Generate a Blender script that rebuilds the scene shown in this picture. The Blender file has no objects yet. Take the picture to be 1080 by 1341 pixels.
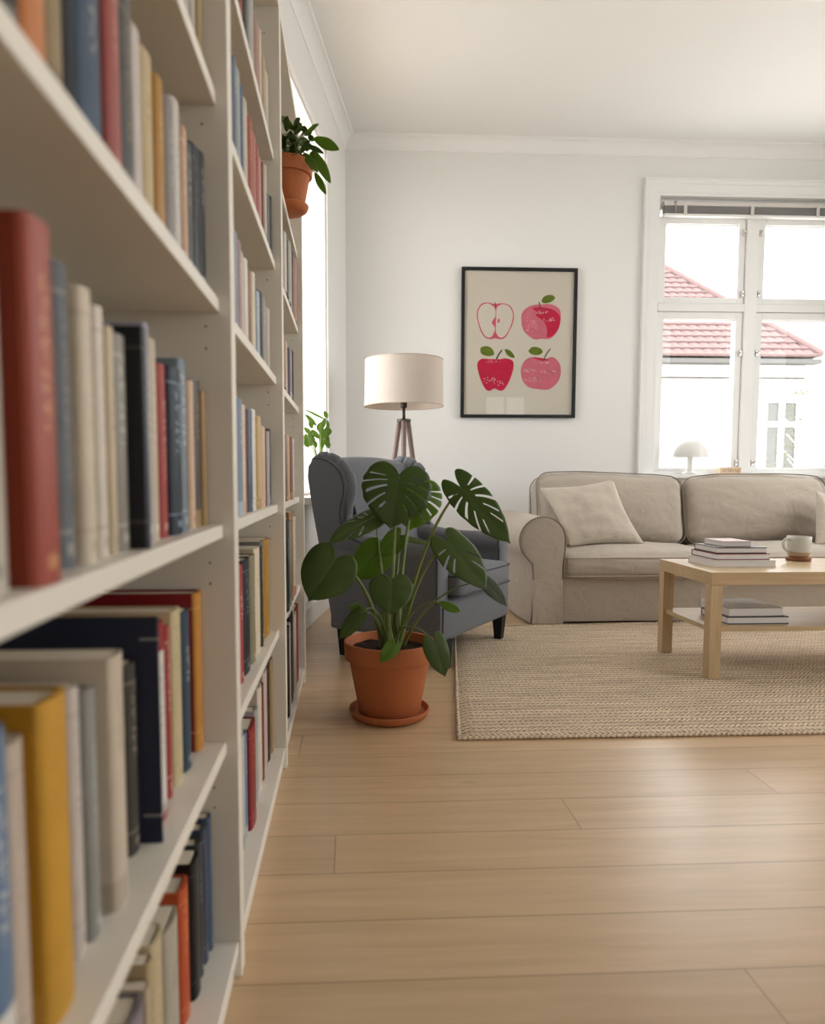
import bpy, bmesh, math, random
from mathutils import Vector, Matrix, noise
random.seed(7)
C = bpy.context.scene.collection
SC = bpy.context.scene

# ---------------------------------------------------------------- camera
EYE = 0.792
cam_data = bpy.data.cameras.new('camera')
cam = bpy.data.objects.new('camera', cam_data); C.objects.link(cam)
cam.location = (0, 0, EYE)
cam.rotation_euler = (math.pi/2 - 0.075, 0, -0.0471)
cam_data.sensor_fit = 'HORIZONTAL'; cam_data.sensor_width = 36.0
cam_data.lens = 917.08/1080*36.0
cam_data.shift_x = 0.0354; cam_data.shift_y = 0.0228
cam_data.clip_start = 0.02
cam_data.dof.use_dof = True
cam_data.dof.focus_distance = 3.0
cam_data.dof.aperture_fstop = 4.2
SC.camera = cam

# ---------------------------------------------------------------- sky and daylight
SC.view_settings.view_transform = 'Standard'
SC.view_settings.look = 'None'
SC.view_settings.gamma = 1.0
SC.view_settings.use_curve_mapping = False
SC.view_settings.exposure = 0.0
WORLD_STRENGTH = 7.1
w = bpy.data.worlds.new('overcast_sky'); SC.world = w; w.use_nodes = True
bg = w.node_tree.nodes['Background']
bg.inputs[0].default_value = (0.987, 0.988, 0.985, 1); bg.inputs[1].default_value = WORLD_STRENGTH

def portal(name, loc, rot, sx, sy):
    l = bpy.data.lights.new(name, 'AREA'); l.shape = 'RECTANGLE'; l.size = sx; l.size_y = sy
    l.cycles.is_portal = True
    o = bpy.data.objects.new(name, l); C.objects.link(o); o.location = loc; o.rotation_euler = rot
    return o

# ---------------------------------------------------------------- helpers
def new_mat(name):
    m = bpy.data.materials.new(name); m.use_nodes = True
    return m, m.node_tree.nodes, m.node_tree.links, m.node_tree.nodes['Principled BSDF']
def srgb(h):
    v = [int(h[i:i+2], 16)/255 for i in (0, 2, 4)]
    return tuple((x/12.92 if x <= 0.04045 else ((x+0.055)/1.055)**2.4) for x in v) + (1,)
def plain(name, col, rough=.6, spec=.4, bump=0, bscale=200, var=0, vscale=8, sheen=0, metal=0, detail=4, stretch=(1, 1, 1)):
    m, n, l, b = new_mat(name)
    if isinstance(col, str): col = srgb(col)
    if len(col) == 3: col = tuple(col) + (1,)
    b.inputs['Base Color'].default_value = col
    b.inputs['Roughness'].default_value = rough
    b.inputs['Specular IOR Level'].default_value = spec
    b.inputs['Metallic'].default_value = metal
    if sheen: b.inputs['Sheen Weight'].default_value = sheen
    tc = n.new('ShaderNodeTexCoord'); mp = n.new('ShaderNodeMapping'); mp.inputs['Scale'].default_value = stretch
    l.new(tc.outputs['Object'], mp.inputs['Vector'])
    if var:
        t = n.new('ShaderNodeTexNoise'); t.inputs['Scale'].default_value = vscale; t.inputs['Detail'].default_value = detail
        l.new(mp.outputs[0], t.inputs['Vector'])
        mx = n.new('ShaderNodeMix'); mx.data_type = 'RGBA'
        mx.inputs[6].default_value = tuple(c*(1-var) for c in col[:3]) + (1,)
        mx.inputs[7].default_value = tuple(min(1, c*(1+var)) for c in col[:3]) + (1,)
        l.new(t.outputs[0], mx.inputs[0]); l.new(mx.outputs[2], b.inputs['Base Color'])
    if bump:
        t = n.new('ShaderNodeTexNoise'); t.inputs['Scale'].default_value = bscale; t.inputs['Detail'].default_value = 3
        l.new(mp.outputs[0], t.inputs['Vector'])
        bp = n.new('ShaderNodeBump'); bp.inputs['Strength'].default_value = bump; bp.inputs['Distance'].default_value = .002
        l.new(t.outputs[0], bp.inputs['Height']); l.new(bp.outputs[0], b.inputs['Normal'])
    return m

def fabric(name, col, weave=900, bump=.5, var=.1, rough=.9, wrinkle=0):
    m, n, l, b = new_mat(name)
    b.inputs['Roughness'].default_value = rough; b.inputs['Specular IOR Level'].default_value = .2
    b.inputs['Sheen Weight'].default_value = .15
    tc = n.new('ShaderNodeTexCoord')
    a = n.new('ShaderNodeMapping'); a.inputs['Scale'].default_value = (1, 1, 12)
    c = n.new('ShaderNodeMapping'); c.inputs['Scale'].default_value = (10, 10, 1)
    l.new(tc.outputs['Object'], a.inputs[0]); l.new(tc.outputs['Object'], c.inputs[0])
    t1 = n.new('ShaderNodeTexNoise'); t1.inputs['Scale'].default_value = weave/12; t1.inputs['Detail'].default_value = 2
    t2 = n.new('ShaderNodeTexNoise'); t2.inputs['Scale'].default_value = weave/12; t2.inputs['Detail'].default_value = 2
    l.new(a.outputs[0], t1.inputs[0]); l.new(c.outputs[0], t2.inputs[0])
    ad = n.new('ShaderNodeMath'); ad.operation = 'ADD'; l.new(t1.outputs[0], ad.inputs[0]); l.new(t2.outputs[0], ad.inputs[1])
    mr = n.new('ShaderNodeMapRange'); mr.inputs[1].default_value = .75; mr.inputs[2].default_value = 1.25
    l.new(ad.outputs[0], mr.inputs[0])
    mx = n.new('ShaderNodeMix'); mx.data_type = 'RGBA'
    mx.inputs[6].default_value = tuple(x*(1-var) for x in col[:3]) + (1,)
    mx.inputs[7].default_value = tuple(min(1, x*(1+var)) for x in col[:3]) + (1,)
    l.new(mr.outputs[0], mx.inputs[0]); l.new(mx.outputs[2], b.inputs['Base Color'])
    bp = n.new('ShaderNodeBump'); bp.inputs['Strength'].default_value = bump; bp.inputs['Distance'].default_value = .001
    l.new(ad.outputs[0], bp.inputs['Height'])
    if wrinkle:
        t3 = n.new('ShaderNodeTexNoise'); t3.inputs['Scale'].default_value = 7; t3.inputs['Detail'].default_value = 4; t3.inputs['Distortion'].default_value = 1.2
        l.new(tc.outputs['Object'], t3.inputs[0])
        b2 = n.new('ShaderNodeBump'); b2.inputs['Strength'].default_value = wrinkle; b2.inputs['Distance'].default_value = .02
        l.new(t3.outputs[0], b2.inputs['Height']); l.new(bp.outputs[0], b2.inputs['Normal']); l.new(b2.outputs[0], b.inputs['Normal'])
    else:
        l.new(bp.outputs[0], b.inputs['Normal'])
    return m

ORG = {}
def thing(name, loc, label, cat, group=None, rotz=0):
    o = bpy.data.objects.new(name, None); C.objects.link(o)
    o.location = loc; o.rotation_euler = (0, 0, rotz); o.empty_display_size = .05
    o['label'] = label; o['category'] = cat
    if group: o['group'] = group
    ORG[o.name] = Vector(loc) if rotz == 0 else Vector((0, 0, 0))
    return o
def tag(o, label, cat, group=None):
    o['label'] = label; o['category'] = cat
    if group: o['group'] = group
    return o
def obj(name, bm, mats, parent=None, smooth=False, angle=None, label=None):
    """link a bmesh as ONE mesh object; coordinates are world (or local to a turned parent)"""
    if not isinstance(mats, (list, tuple)): mats = [mats]
    me = bpy.data.meshes.new(name)
    if parent is not None: off = ORG[parent.name].copy()
    else:
        xs = [v.co.x for v in bm.verts]; ys = [v.co.y for v in bm.verts]; zs = [v.co.z for v in bm.verts]
        off = Vector(((min(xs)+max(xs))/2, (min(ys)+max(ys))/2, min(zs)))
    bmesh.ops.translate(bm, verts=bm.verts, vec=-off)
    bmesh.ops.recalc_face_normals(bm, faces=bm.faces)
    for f in bm.faces: f.smooth = smooth
    if smooth and angle:
        lim = math.radians(angle)
        for e in bm.edges:
            if len(e.link_faces) == 2 and e.calc_face_angle(0) > lim: e.smooth = False
    bm.to_mesh(me); bm.free()
    for m in mats: me.materials.append(m)
    o = bpy.data.objects.new(name, me); C.objects.link(o)
    if parent is not None:
        o.parent = parent; ORG[o.name] = off
    else:
        o.location = off; ORG[o.name] = off
    if label: o['label'] = label
    return o
def struct(name, bm, mats, parent=None, smooth=False, angle=None):
    o = obj(name, bm, mats, parent, smooth, angle)
    if parent is None: o['kind'] = 'structure'
    return o
def BM(): return bmesh.new()
def box(bm, x0, x1, y0, y1, z0, z1, bev=0, mi=0, seg=2):
    r = bmesh.ops.create_cube(bm, size=1)
    vs = r['verts']
    bmesh.ops.scale(bm, vec=(abs(x1-x0), abs(y1-y0), abs(z1-z0)), verts=vs)
    bmesh.ops.translate(bm, vec=((x0+x1)/2, (y0+y1)/2, (z0+z1)/2), verts=vs)
    fs = set(f for v in vs for f in v.link_faces)
    for f in fs: f.material_index = mi
    if bev:
        es = list(set(e for v in vs for e in v.link_edges))
        r = bmesh.ops.bevel(bm, geom=es, offset=bev, segments=seg, affect='EDGES', profile=.5)
        for f in r['faces']: f.material_index = mi
    return bm
def prism(bm, poly, fn, a, b, mi=0, cap=True):
    """poly: 2-D outline; fn(p, t) -> 3-D point; extruded from a to b"""
    A = [bm.verts.new(fn(p, a)) for p in poly]; B = [bm.verts.new(fn(p, b)) for p in poly]
    n = len(poly); out = []
    for i in range(n): out.append(bm.faces.new((A[i], A[(i+1) % n], B[(i+1) % n], B[i])))
    if cap: out.append(bm.faces.new(A)); out.append(bm.faces.new(B[::-1]))
    for f in out: f.material_index = mi
    return A, B
def lathe(bm, prof, c, seg=48, mi=0, mat=None):
    rings = []
    for r, z in prof:
        if r < 1e-6: rings.append([bm.verts.new((c[0], c[1], c[2]+z))])
        else: rings.append([bm.verts.new((c[0]+r*math.cos(2*math.pi*k/seg), c[1]+r*math.sin(2*math.pi*k/seg), c[2]+z)) for k in range(seg)])
    for a, b in zip(rings[:-1], rings[1:]):
        for k in range(seg):
            k2 = (k+1) % seg
            if len(a) == 1 and len(b) == 1: continue
            if len(a) == 1: f = bm.faces.new((a[0], b[k2], b[k]))
            elif len(b) == 1: f = bm.faces.new((a[k], a[k2], b[0]))
            else: f = bm.faces.new((a[k], a[k2], b[k2], b[k]))
            f.material_index = mi
    return bm
def tube(bm, pts, rad, seg=8, cap=True, mi=0):
    pts = [Vector(p) for p in pts]; n = len(pts)
    if not isinstance(rad, (list, tuple)): rad = [rad]*n
    t0 = (pts[1]-pts[0]).normalized()
    up = Vector((0, 0, 1)) if abs(t0.z) < .9 else Vector((1, 0, 0))
    nrm = t0.cross(up).normalized(); rings = []
    for i, p in enumerate(pts):
        t = (pts[min(i+1, n-1)]-pts[max(i-1, 0)])
        if t.length < 1e-9: t = t0
        t = t.normalized(); nrm = (nrm - t*nrm.dot(t))
        nrm = nrm.normalized() if nrm.length > 1e-6 else t.orthogonal().normalized()
        bn = t.cross(nrm)
        rings.append([bm.verts.new(p+(nrm*math.cos(2*math.pi*k/seg)+bn*math.sin(2*math.pi*k/seg))*rad[i]) for k in range(seg)])
    for a, b in zip(rings[:-1], rings[1:]):
        for k in range(seg):
            f = bm.faces.new((a[k], a[(k+1) % seg], b[(k+1) % seg], b[k])); f.material_index = mi
    if cap:
        bm.faces.new(rings[0][::-1]).material_index = mi; bm.faces.new(rings[-1]).material_index = mi
    return bm
def bez(p0, p1, p2, p3, n=14):
    p0, p1, p2, p3 = map(Vector, (p0, p1, p2, p3))
    return [p0*(1-t)**3+p1*3*t*(1-t)**2+p2*3*t*t*(1-t)+p3*t**3 for t in [i/n for i in range(n+1)]]
def cr(pts, n=6, closed=False):
    """Catmull-Rom through points"""
    P = [Vector(p) for p in pts]; out = []; m = len(P)
    rng = range(m if closed else m-1)
    for i in rng:
        if closed: a, b, c, d = P[(i-1) % m], P[i], P[(i+1) % m], P[(i+2) % m]
        else: a, b, c, d = P[max(i-1, 0)], P[i], P[i+1], P[min(i+2, m-1)]
        for k in range(n):
            t = k/n
            out.append(.5*((2*b)+(c-a)*t+(2*a-5*b+4*c-d)*t*t+(3*b-a-3*c+d)*t**3))
    if not closed: out.append(P[-1])
    return out
def soft(bm, size, r, n=18, puff=(0, 0, 0), fn=None, mi=0):
    """cushion: a rounded block of given size (centred), swollen by puff on each axis; fn maps the finished point"""
    sx, sy, sz = [s/2 for s in size]
    r0 = bmesh.ops.create_cube(bm, size=2)
    vs = r0['verts']; es = list(set(e for v in vs for e in v.link_edges))
    n0 = len(bm.verts)-8
    bmesh.ops.subdivide_edges(bm, edges=es, cuts=n, use_grid_fill=True)
    bm.verts.ensure_lookup_table()
    allv = [bm.verts[i] for i in range(n0, len(bm.verts))]
    for v in allv:
        u = Vector(v.co)
        u = Vector([math.copysign(abs(c)**.8, c) if abs(c) > 0 else 0 for c in u]) if n > 6 else u
        p = Vector((u.x*sx, u.y*sy, u.z*sz))
        q = Vector((max(-sx+r, min(sx-r, p.x)), max(-sy+r, min(sy-r, p.y)), max(-sz+r, min(sz-r, p.z))))
        d = p-q
        if d.length > 1e-9: p = q+d.normalized()*r
        ex, ey, ez = [max(0, 1-c*c) for c in u]
        p += Vector((puff[0]*ey*ez*(u.x), puff[1]*ex*ez*(u.y), puff[2]*ex*ey*(u.z)))
        v.co = fn(p) if fn else p
    for f in set(f for v in allv for f in v.link_faces): f.material_index = mi
    return bm
def wrinkle(bm, amp, scale, seed=0, aniso=(1, 1, 1)):
    bm.normal_update()
    for v in bm.verts:
        p = Vector((v.co.x*aniso[0], v.co.y*aniso[1], v.co.z*aniso[2]))*scale+Vector((seed*7.3, seed*3.1, 0))
        d = noise.noise(p)+.5*noise.noise(p*2.3)
        d += .6*(1-abs(noise.noise(p*1.6+Vector((9, 4, 2))))*4 if abs(noise.noise(p*1.6+Vector((9, 4, 2)))) < .25 else 0)
        v.co += v.normal*d*amp
    return bm

# ---------------------------------------------------------------- materials
M = {}
M['wall'] = plain('wall_paint', (.79, .782, .762), .75, .3, bump=.05, bscale=120)
M['ceil'] = plain('ceiling_paint', (.84, .833, .82), .8, .2)
M['trim'] = plain('trim_paint', (.82, .815, .80), .4, .4)
M['shelf'] = plain('bookcase_lacquer', (.79, .735, .645), .38, .45)
M['hole'] = plain('pin_hole_dark', (.05, .035, .02), .9, .1)
M['pages'] = plain('book_paper', (.72, .65, .53), .9, .1, var=.12, vscale=60, stretch=(1, 30, 1))
M['terra'] = plain('terracotta', (.43, .135, .048), .7, .25, bump=.15, bscale=90, var=.14, vscale=9)
M['soil'] = plain('potting_soil', (.035, .02, .014), 1, .1, bump=1, bscale=80, var=.5, vscale=60)
M['black'] = plain('black_lacquer', (.010, .010, .011), .5, .3)
M['blackwood'] = plain('black_stained_wood', (.012, .010, .009), .4, .4)
M['chair'] = fabric('grey_wool_fabric', (.135, .14, .152), 1400, .4, .16)
M['chairdark'] = fabric('grey_piping', (.045, .047, .052), 1400, .4, .1)
M['sofa'] = fabric('beige_linen', (.46, .395, .325), 1300, .45, .1, wrinkle=.5)
M['sofapipe'] = fabric('beige_piping', (.22, .185, .15), 1300, .3, .1)
M['cushion'] = fabric('light_linen', (.56, .495, .41), 1100, .5, .1, wrinkle=.6)
M['brass'] = plain('window_metal', (.55, .53, .5), .35, .5, metal=.9)
M['dark_metal'] = plain('dark_metal', (.06, .055, .05), .4, .5, metal=.7)
M['lampwood'] = plain('grey_brown_wood', (.17, .115, .095), .5, .3, var=.25, vscale=12, stretch=(4, 4, 1))
M['mug'] = plain('speckled_stoneware', (.56, .54, .48), .35, .5, var=.15, vscale=160)
M['mugraw'] = plain('raw_clay', (.45, .32, .2), .7, .3)
M['cork'] = plain('brown_wood_coaster', (.20, .075, .03), .5, .3, var=.2, vscale=30)

def glass_mat():
    m, n, l, b = new_mat('window_glass'); n.remove(b)
    out = n['Material Output']
    tr = n.new('ShaderNodeBsdfTransparent'); gl = n.new('ShaderNodeBsdfGlossy'); gl.inputs['Roughness'].default_value = .02
    tr.inputs[0].default_value = (.985, .99, .988, 1)
    fr = n.new('ShaderNodeFresnel'); fr.inputs[0].default_value = 1.33
    ge = n.new('ShaderNodeNewGeometry'); iv = n.new('ShaderNodeMath'); iv.operation = 'SUBTRACT'; iv.inputs[0].default_value = 1
    l.new(ge.outputs['Backfacing'], iv.inputs[1]); ff = n.new('ShaderNodeMath'); ff.operation = 'MULTIPLY'; l.new(fr.outputs[0], ff.inputs[0]); l.new(iv.outputs[0], ff.inputs[1])
    mx = n.new('ShaderNodeMixShader'); l.new(ff.outputs[0], mx.inputs[0]); l.new(tr.outputs[0], mx.inputs[1]); l.new(gl.outputs[0], mx.inputs[2])
    l.new(mx.outputs[0], out.inputs[0]); return m
M['glass'] = glass_mat()

def floor_mat():
    m, n, l, b = new_mat('oak_planks')
    tc = n.new('ShaderNodeTexCoord')
    sx = n.new('ShaderNodeSeparateXYZ'); l.new(tc.outputs['Object'], sx.inputs[0])
    def mth(op, a, b_=None, c=None):
        q_ = n.new('ShaderNodeMath'); q_.operation = op
        for i, v in enumerate((a, b_, c)):
            if v is None: continue
            if isinstance(v, (int, float)): q_.inputs[i].default_value = v
            else: l.new(v, q_.inputs[i])
        return q_.outputs[0]
    PW, PL, PC = .1525, 2.334, .2378                    # board width, length, shift from row to row
    ry = mth('DIVIDE', mth('SUBTRACT', sx.outputs[1], FLOOR_JY), PW); row = mth('FLOOR', ry); fy = mth('FRACT', ry)
    sh = mth('FRACT', mth('ADD', mth('MULTIPLY', mth('SUBTRACT', row, 7.0), PC), 40.0))
    rx = mth('SUBTRACT', mth('DIVIDE', mth('SUBTRACT', sx.outputs[0], FLOOR_JX), PL), sh); col_ = mth('FLOOR', rx); fx_ = mth('FRACT', rx)
    dy = mth('MULTIPLY', mth('MINIMUM', fy, mth('SUBTRACT', 1.0, fy)), PW); dx = mth('MULTIPLY', mth('MINIMUM', fx_, mth('SUBTRACT', 1.0, fx_)), PL)
    seam = n.new('ShaderNodeMapRange'); seam.inputs[1].default_value = .0006; seam.inputs[2].default_value = .0017; seam.inputs[3].default_value = 1; seam.inputs[4].default_value = 0
    l.new(mth('MINIMUM', dx, dy), seam.inputs[0])
    cv_ = n.new('ShaderNodeCombineXYZ'); l.new(row, cv_.inputs[0]); l.new(col_, cv_.inputs[1])
    wn = n.new('ShaderNodeTexWhiteNoise'); l.new(cv_.outputs[0], wn.inputs['Vector'])
    # grain: noise stretched along the board, shifted per board
    add = n.new('ShaderNodeVectorMath'); add.operation = 'ADD'
    sc = n.new('ShaderNodeVectorMath'); sc.operation = 'SCALE'; sc.inputs['Scale'].default_value = 13
    l.new(wn.outputs['Color'], sc.inputs[0]); l.new(tc.outputs['Object'], add.inputs[0]); l.new(sc.outputs[0], add.inputs[1])
    g = n.new('ShaderNodeMapping'); g.inputs['Scale'].default_value = (1.1, 16, 1); l.new(add.outputs[0], g.inputs[0])
    t = n.new('ShaderNodeTexNoise'); t.inputs['Scale'].default_value = 2.2; t.inputs['Detail'].default_value = 6; t.inputs['Distortion'].default_value = .6
    l.new(g.outputs[0], t.inputs[0])
    g2 = n.new('ShaderNodeMapping'); g2.inputs['Scale'].default_value = (4, 120, 1); l.new(add.outputs[0], g2.inputs[0])
    t2 = n.new('ShaderNodeTexNoise'); t2.inputs['Scale'].default_value = 3; t2.inputs['Detail'].default_value = 3; l.new(g2.outputs[0], t2.inputs[0])
    cr_ = n.new('ShaderNodeValToRGB'); e = cr_.color_ramp.elements
    e[0].position = .28; e[0].color = (.52, .345, .19, 1); e[1].position = .72; e[1].color = (.64, .445, .265, 1)
    l.new(t.outputs[0], cr_.inputs[0])
    mx = n.new('ShaderNodeMix'); mx.data_type = 'RGBA'; mx.blend_type = 'MULTIPLY'; mx.inputs[0].default_value = .25
    rm = n.new('ShaderNodeMapRange'); rm.inputs[3].default_value = .72; rm.inputs[4].default_value = 1.2; l.new(t2.outputs[0], rm.inputs[0])
    l.new(cr_.outputs[0], mx.inputs[6]); l.new(rm.outputs[0], mx.inputs[7])
    # per-board tone
    pt = n.new('ShaderNodeMix'); pt.data_type = 'RGBA'; pt.blend_type = 'MULTIPLY'; pt.inputs[0].default_value = 1
    pm = n.new('ShaderNodeMapRange'); pm.inputs[3].default_value = .93; pm.inputs[4].default_value = 1.06
    l.new(wn.outputs['Value'], pm.inputs[0]); l.new(mx.outputs[2], pt.inputs[6]); l.new(pm.outputs[0], pt.inputs[7])
    # knots
    vk = n.new('ShaderNodeTexVoronoi'); vk.inputs['Scale'].default_value = 1.0
    km = n.new('ShaderNodeMapping'); km.inputs['Scale'].default_value = (1.3, 3.2, 1); km.inputs['Location'].default_value = (.35, .2, 0)
    l.new(tc.outputs['Object'], km.inputs[0]); l.new(km.outputs[0], vk.inputs[0])
    kr = n.new('ShaderNodeMapRange'); kr.inputs[1].default_value = .01; kr.inputs[2].default_value = .05; kr.inputs[3].default_value = .55; kr.inputs[4].default_value = 1
    l.new(vk.outputs['Distance'], kr.inputs[0])
    kx = n.new('ShaderNodeMix'); kx.data_type = 'RGBA'; kx.blend_type = 'MULTIPLY'; kx.inputs[0].default_value = 1
    l.new(pt.outputs[2], kx.inputs[6]); l.new(kr.outputs[0], kx.inputs[7])
    # seams
    fx = n.new('ShaderNodeMix'); fx.data_type = 'RGBA'; fx.inputs[7].default_value = (.27, .17, .09, 1)
    l.new(seam.outputs[0], fx.inputs[0]); l.new(kx.outputs[2], fx.inputs[6]); l.new(fx.outputs[2], b.inputs['Base Color'])
    b.inputs['Roughness'].default_value = .31; b.inputs['Specular IOR Level'].default_value = .65
    bp = n.new('ShaderNodeBump'); bp.inputs['Strength'].default_value = .12; bp.inputs['Distance'].default_value = .002
    iv = n.new('ShaderNodeMath'); iv.operation = 'SUBTRACT'; iv.inputs[0].default_value = 1; l.new(seam.outputs[0], iv.inputs[1])
    l.new(iv.outputs[0], bp.inputs['Height']); l.new(bp.outputs[0], b.inputs['Normal'])
    return m
FLOOR_JX, FLOOR_JY = -0.035, 0.2865
M['floor'] = floor_mat()

def birch_mat(name, c0, c1, rough=.45, scale=(30, 30, 2)):
    m, n, l, b = new_mat(name)
    tc = n.new('ShaderNodeTexCoord'); mp = n.new('ShaderNodeMapping'); mp.inputs['Scale'].default_value = scale
    l.new(tc.outputs['Object'], mp.inputs[0])
    t = n.new('ShaderNodeTexNoise'); t.inputs['Scale'].default_value = 2; t.inputs['Detail'].default_value = 5
    l.new(mp.outputs[0], t.inputs[0])
    r = n.new('ShaderNodeValToRGB'); r.color_ramp.elements[0].position = .3; r.color_ramp.elements[1].position = .7
    r.color_ramp.elements[0].color = c0+(1,); r.color_ramp.elements[1].color = c1+(1,)
    l.new(t.outputs[0], r.inputs[0]); l.new(r.outputs[0], b.inputs['Base Color'])
    b.inputs['Roughness'].default_value = rough
    return m
M['birch'] = birch_mat('birch_veneer', (.50, .35, .19), (.60, .44, .26))
M['birchx'] = birch_mat('birch_veneer_lengthwise', (.50, .35, .19), (.60, .44, .26), .35, (2, 30, 30))

def rug_mat():
    m, n, l, b = new_mat('braided_jute')
    tc = n.new('ShaderNodeTexCoord')
    def wave(rot, sc, dist):
        mp = n.new('ShaderNodeMapping'); mp.inputs['Rotation'].default_value = (0, 0, rot); l.new(tc.outputs['Object'], mp.inputs[0])
        wv = n.new('ShaderNodeTexWave'); wv.inputs['Scale'].default_value = sc; wv.inputs['Distortion'].default_value = dist; wv.inputs['Detail'].default_value = 2; wv.inputs['Detail Scale'].default_value = 3
        l.new(mp.outputs[0], wv.inputs[0]); return wv
    w1 = wave(math.radians(45), 26, 2.5); w2 = wave(math.radians(-45), 26, 2.5); w3 = wave(math.pi/2, 11, .8)
    # braid rows run along x; the slant flips from row to row
    ck = n.new('ShaderNodeTexWave'); ck.inputs['Scale'].default_value = 5.5; ck.wave_profile = 'SAW'
    mp = n.new('ShaderNodeMapping'); mp.inputs['Rotation'].default_value = (0, 0, math.pi/2); l.new(tc.outputs['Object'], mp.inputs[0]); l.new(mp.outputs[0], ck.inputs[0])
    gt = n.new('ShaderNodeMath'); gt.operation = 'GREATER_THAN'; gt.inputs[1].default_value = .5; l.new(ck.outputs['Fac'], gt.inputs[0])
    mx = n.new('ShaderNodeMix'); l.new(gt.outputs[0], mx.inputs[0]); l.new(w1.outputs['Fac'], mx.inputs[2]); l.new(w2.outputs['Fac'], mx.inputs[3])
    ns = n.new('ShaderNodeTexNoise'); ns.inputs['Scale'].default_value = 130; ns.inputs['Detail'].default_value = 3; l.new(tc.outputs['Object'], ns.inputs[0])
    lg = n.new('ShaderNodeTexNoise'); lg.inputs['Scale'].default_value = 5; lg.inputs['Detail'].default_value = 3
    lm = n.new('ShaderNodeMapping'); lm.inputs['Scale'].default_value = (.6, 5, 1); l.new(tc.outputs['Object'], lm.inputs[0]); l.new(lm.outputs[0], lg.inputs[0])
    a1 = n.new('ShaderNodeMath'); a1.operation = 'MULTIPLY_ADD'; a1.inputs[1].default_value = .55; l.new(mx.outputs[0], a1.inputs[0])
    a0 = n.new('ShaderNodeMath'); a0.operation = 'MULTIPLY'; a0.inputs[1].default_value = .35; l.new(w3.outputs['Fac'], a0.inputs[0]); l.new(a0.outputs[0], a1.inputs[2])
    a2 = n.new('ShaderNodeMath'); a2.operation = 'MULTIPLY_ADD'; a2.inputs[1].default_value = .8; l.new(ns.outputs[0], a2.inputs[0]); l.new(a1.outputs[0], a2.inputs[2])
    r = n.new('ShaderNodeValToRGB'); E = r.color_ramp.elements
    E[0].position = .35; E[0].color = (.30, .205, .125, 1); E[1].position = 1.1; E[1].color = (.86, .71, .54, 1)
    k = E.new(.62); k.color = (.64, .50, .355, 1)
    mr = n.new('ShaderNodeMapRange'); mr.inputs[1].default_value = 0; mr.inputs[2].default_value = 1.22; l.new(a2.outputs[0], mr.inputs[0]); l.new(mr.outputs[0], r.inputs[0])
    mm = n.new('ShaderNodeMix'); mm.data_type = 'RGBA'; mm.blend_type = 'MULTIPLY'; mm.inputs[0].default_value = 1
    m3 = n.new('ShaderNodeMapRange'); m3.inputs[1].default_value = .3; m3.inputs[2].default_value = .7; m3.inputs[3].default_value = .82; m3.inputs[4].default_value = 1.1; l.new(lg.outputs[0], m3.inputs[0])
    l.new(r.outputs[0], mm.inputs[6]); l.new(m3.outputs[0], mm.inputs[7]); l.new(mm.outputs[2], b.inputs['Base Color'])
    b.inputs['Roughness'].default_value = .95; b.inputs['Specular IOR Level'].default_value = .1
    bp = n.new('ShaderNodeBump'); bp.inputs['Strength'].default_value = .9; bp.inputs['Distance'].default_value = .006
    l.new(a2.outputs[0], bp.inputs['Height']); l.new(bp.outputs[0], b.inputs['Normal'])
    return m
M['rug'] = rug_mat()

def leaf_mat(name, col, trans, rough=.38, back=None):
    m, n, l, b = new_mat(name); out = n['Material Output']
    tc = n.new('ShaderNodeTexCoord'); t = n.new('ShaderNodeTexNoise'); t.inputs['Scale'].default_value = 14
    l.new(tc.outputs['Object'], t.inputs[0])
    mx = n.new('ShaderNodeMix'); mx.data_type = 'RGBA'
    mx.inputs[6].default_value = tuple(c*.75 for c in col)+(1,); mx.inputs[7].default_value = tuple(c*1.3 for c in col)+(1,)
    l.new(t.outputs[0], mx.inputs[0]); l.new(mx.outputs[2], b.inputs['Base Color'])
    b.inputs['Roughness'].default_value = rough; b.inputs['Specular IOR Level'].default_value = .4
    tl = n.new('ShaderNodeBsdfTranslucent'); tl.inputs[0].default_value = trans+(1,)
    ms = n.new('ShaderNodeMixShader'); ms.inputs[0].default_value = .42
    l.new(b.outputs[0], ms.inputs[1]); l.new(tl.outputs[0], ms.inputs[2]); l.new(ms.outputs[0], out.inputs[0])
    return m
M['leaf'] = leaf_mat('monstera_leaf', (.075, .117, .026), (.13, .25, .03))
M['leaf2'] = leaf_mat('light_green_backlit_leaf', (.11, .19, .022), (.30, .48, .03))  # light green leaves; on rear monstera leaves the backlight is put into this colour
M['leaf3'] = leaf_mat('pale_leaf', (.14, .17, .12), (.1, .16, .05))
M['stem'] = plain('plant_stem', (.17, .22, .065), .5, .4, var=.2, vscale=20)
M['leafvein'] = plain('leaf_vein', (.10, .15, .06), .5, .3)

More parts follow.
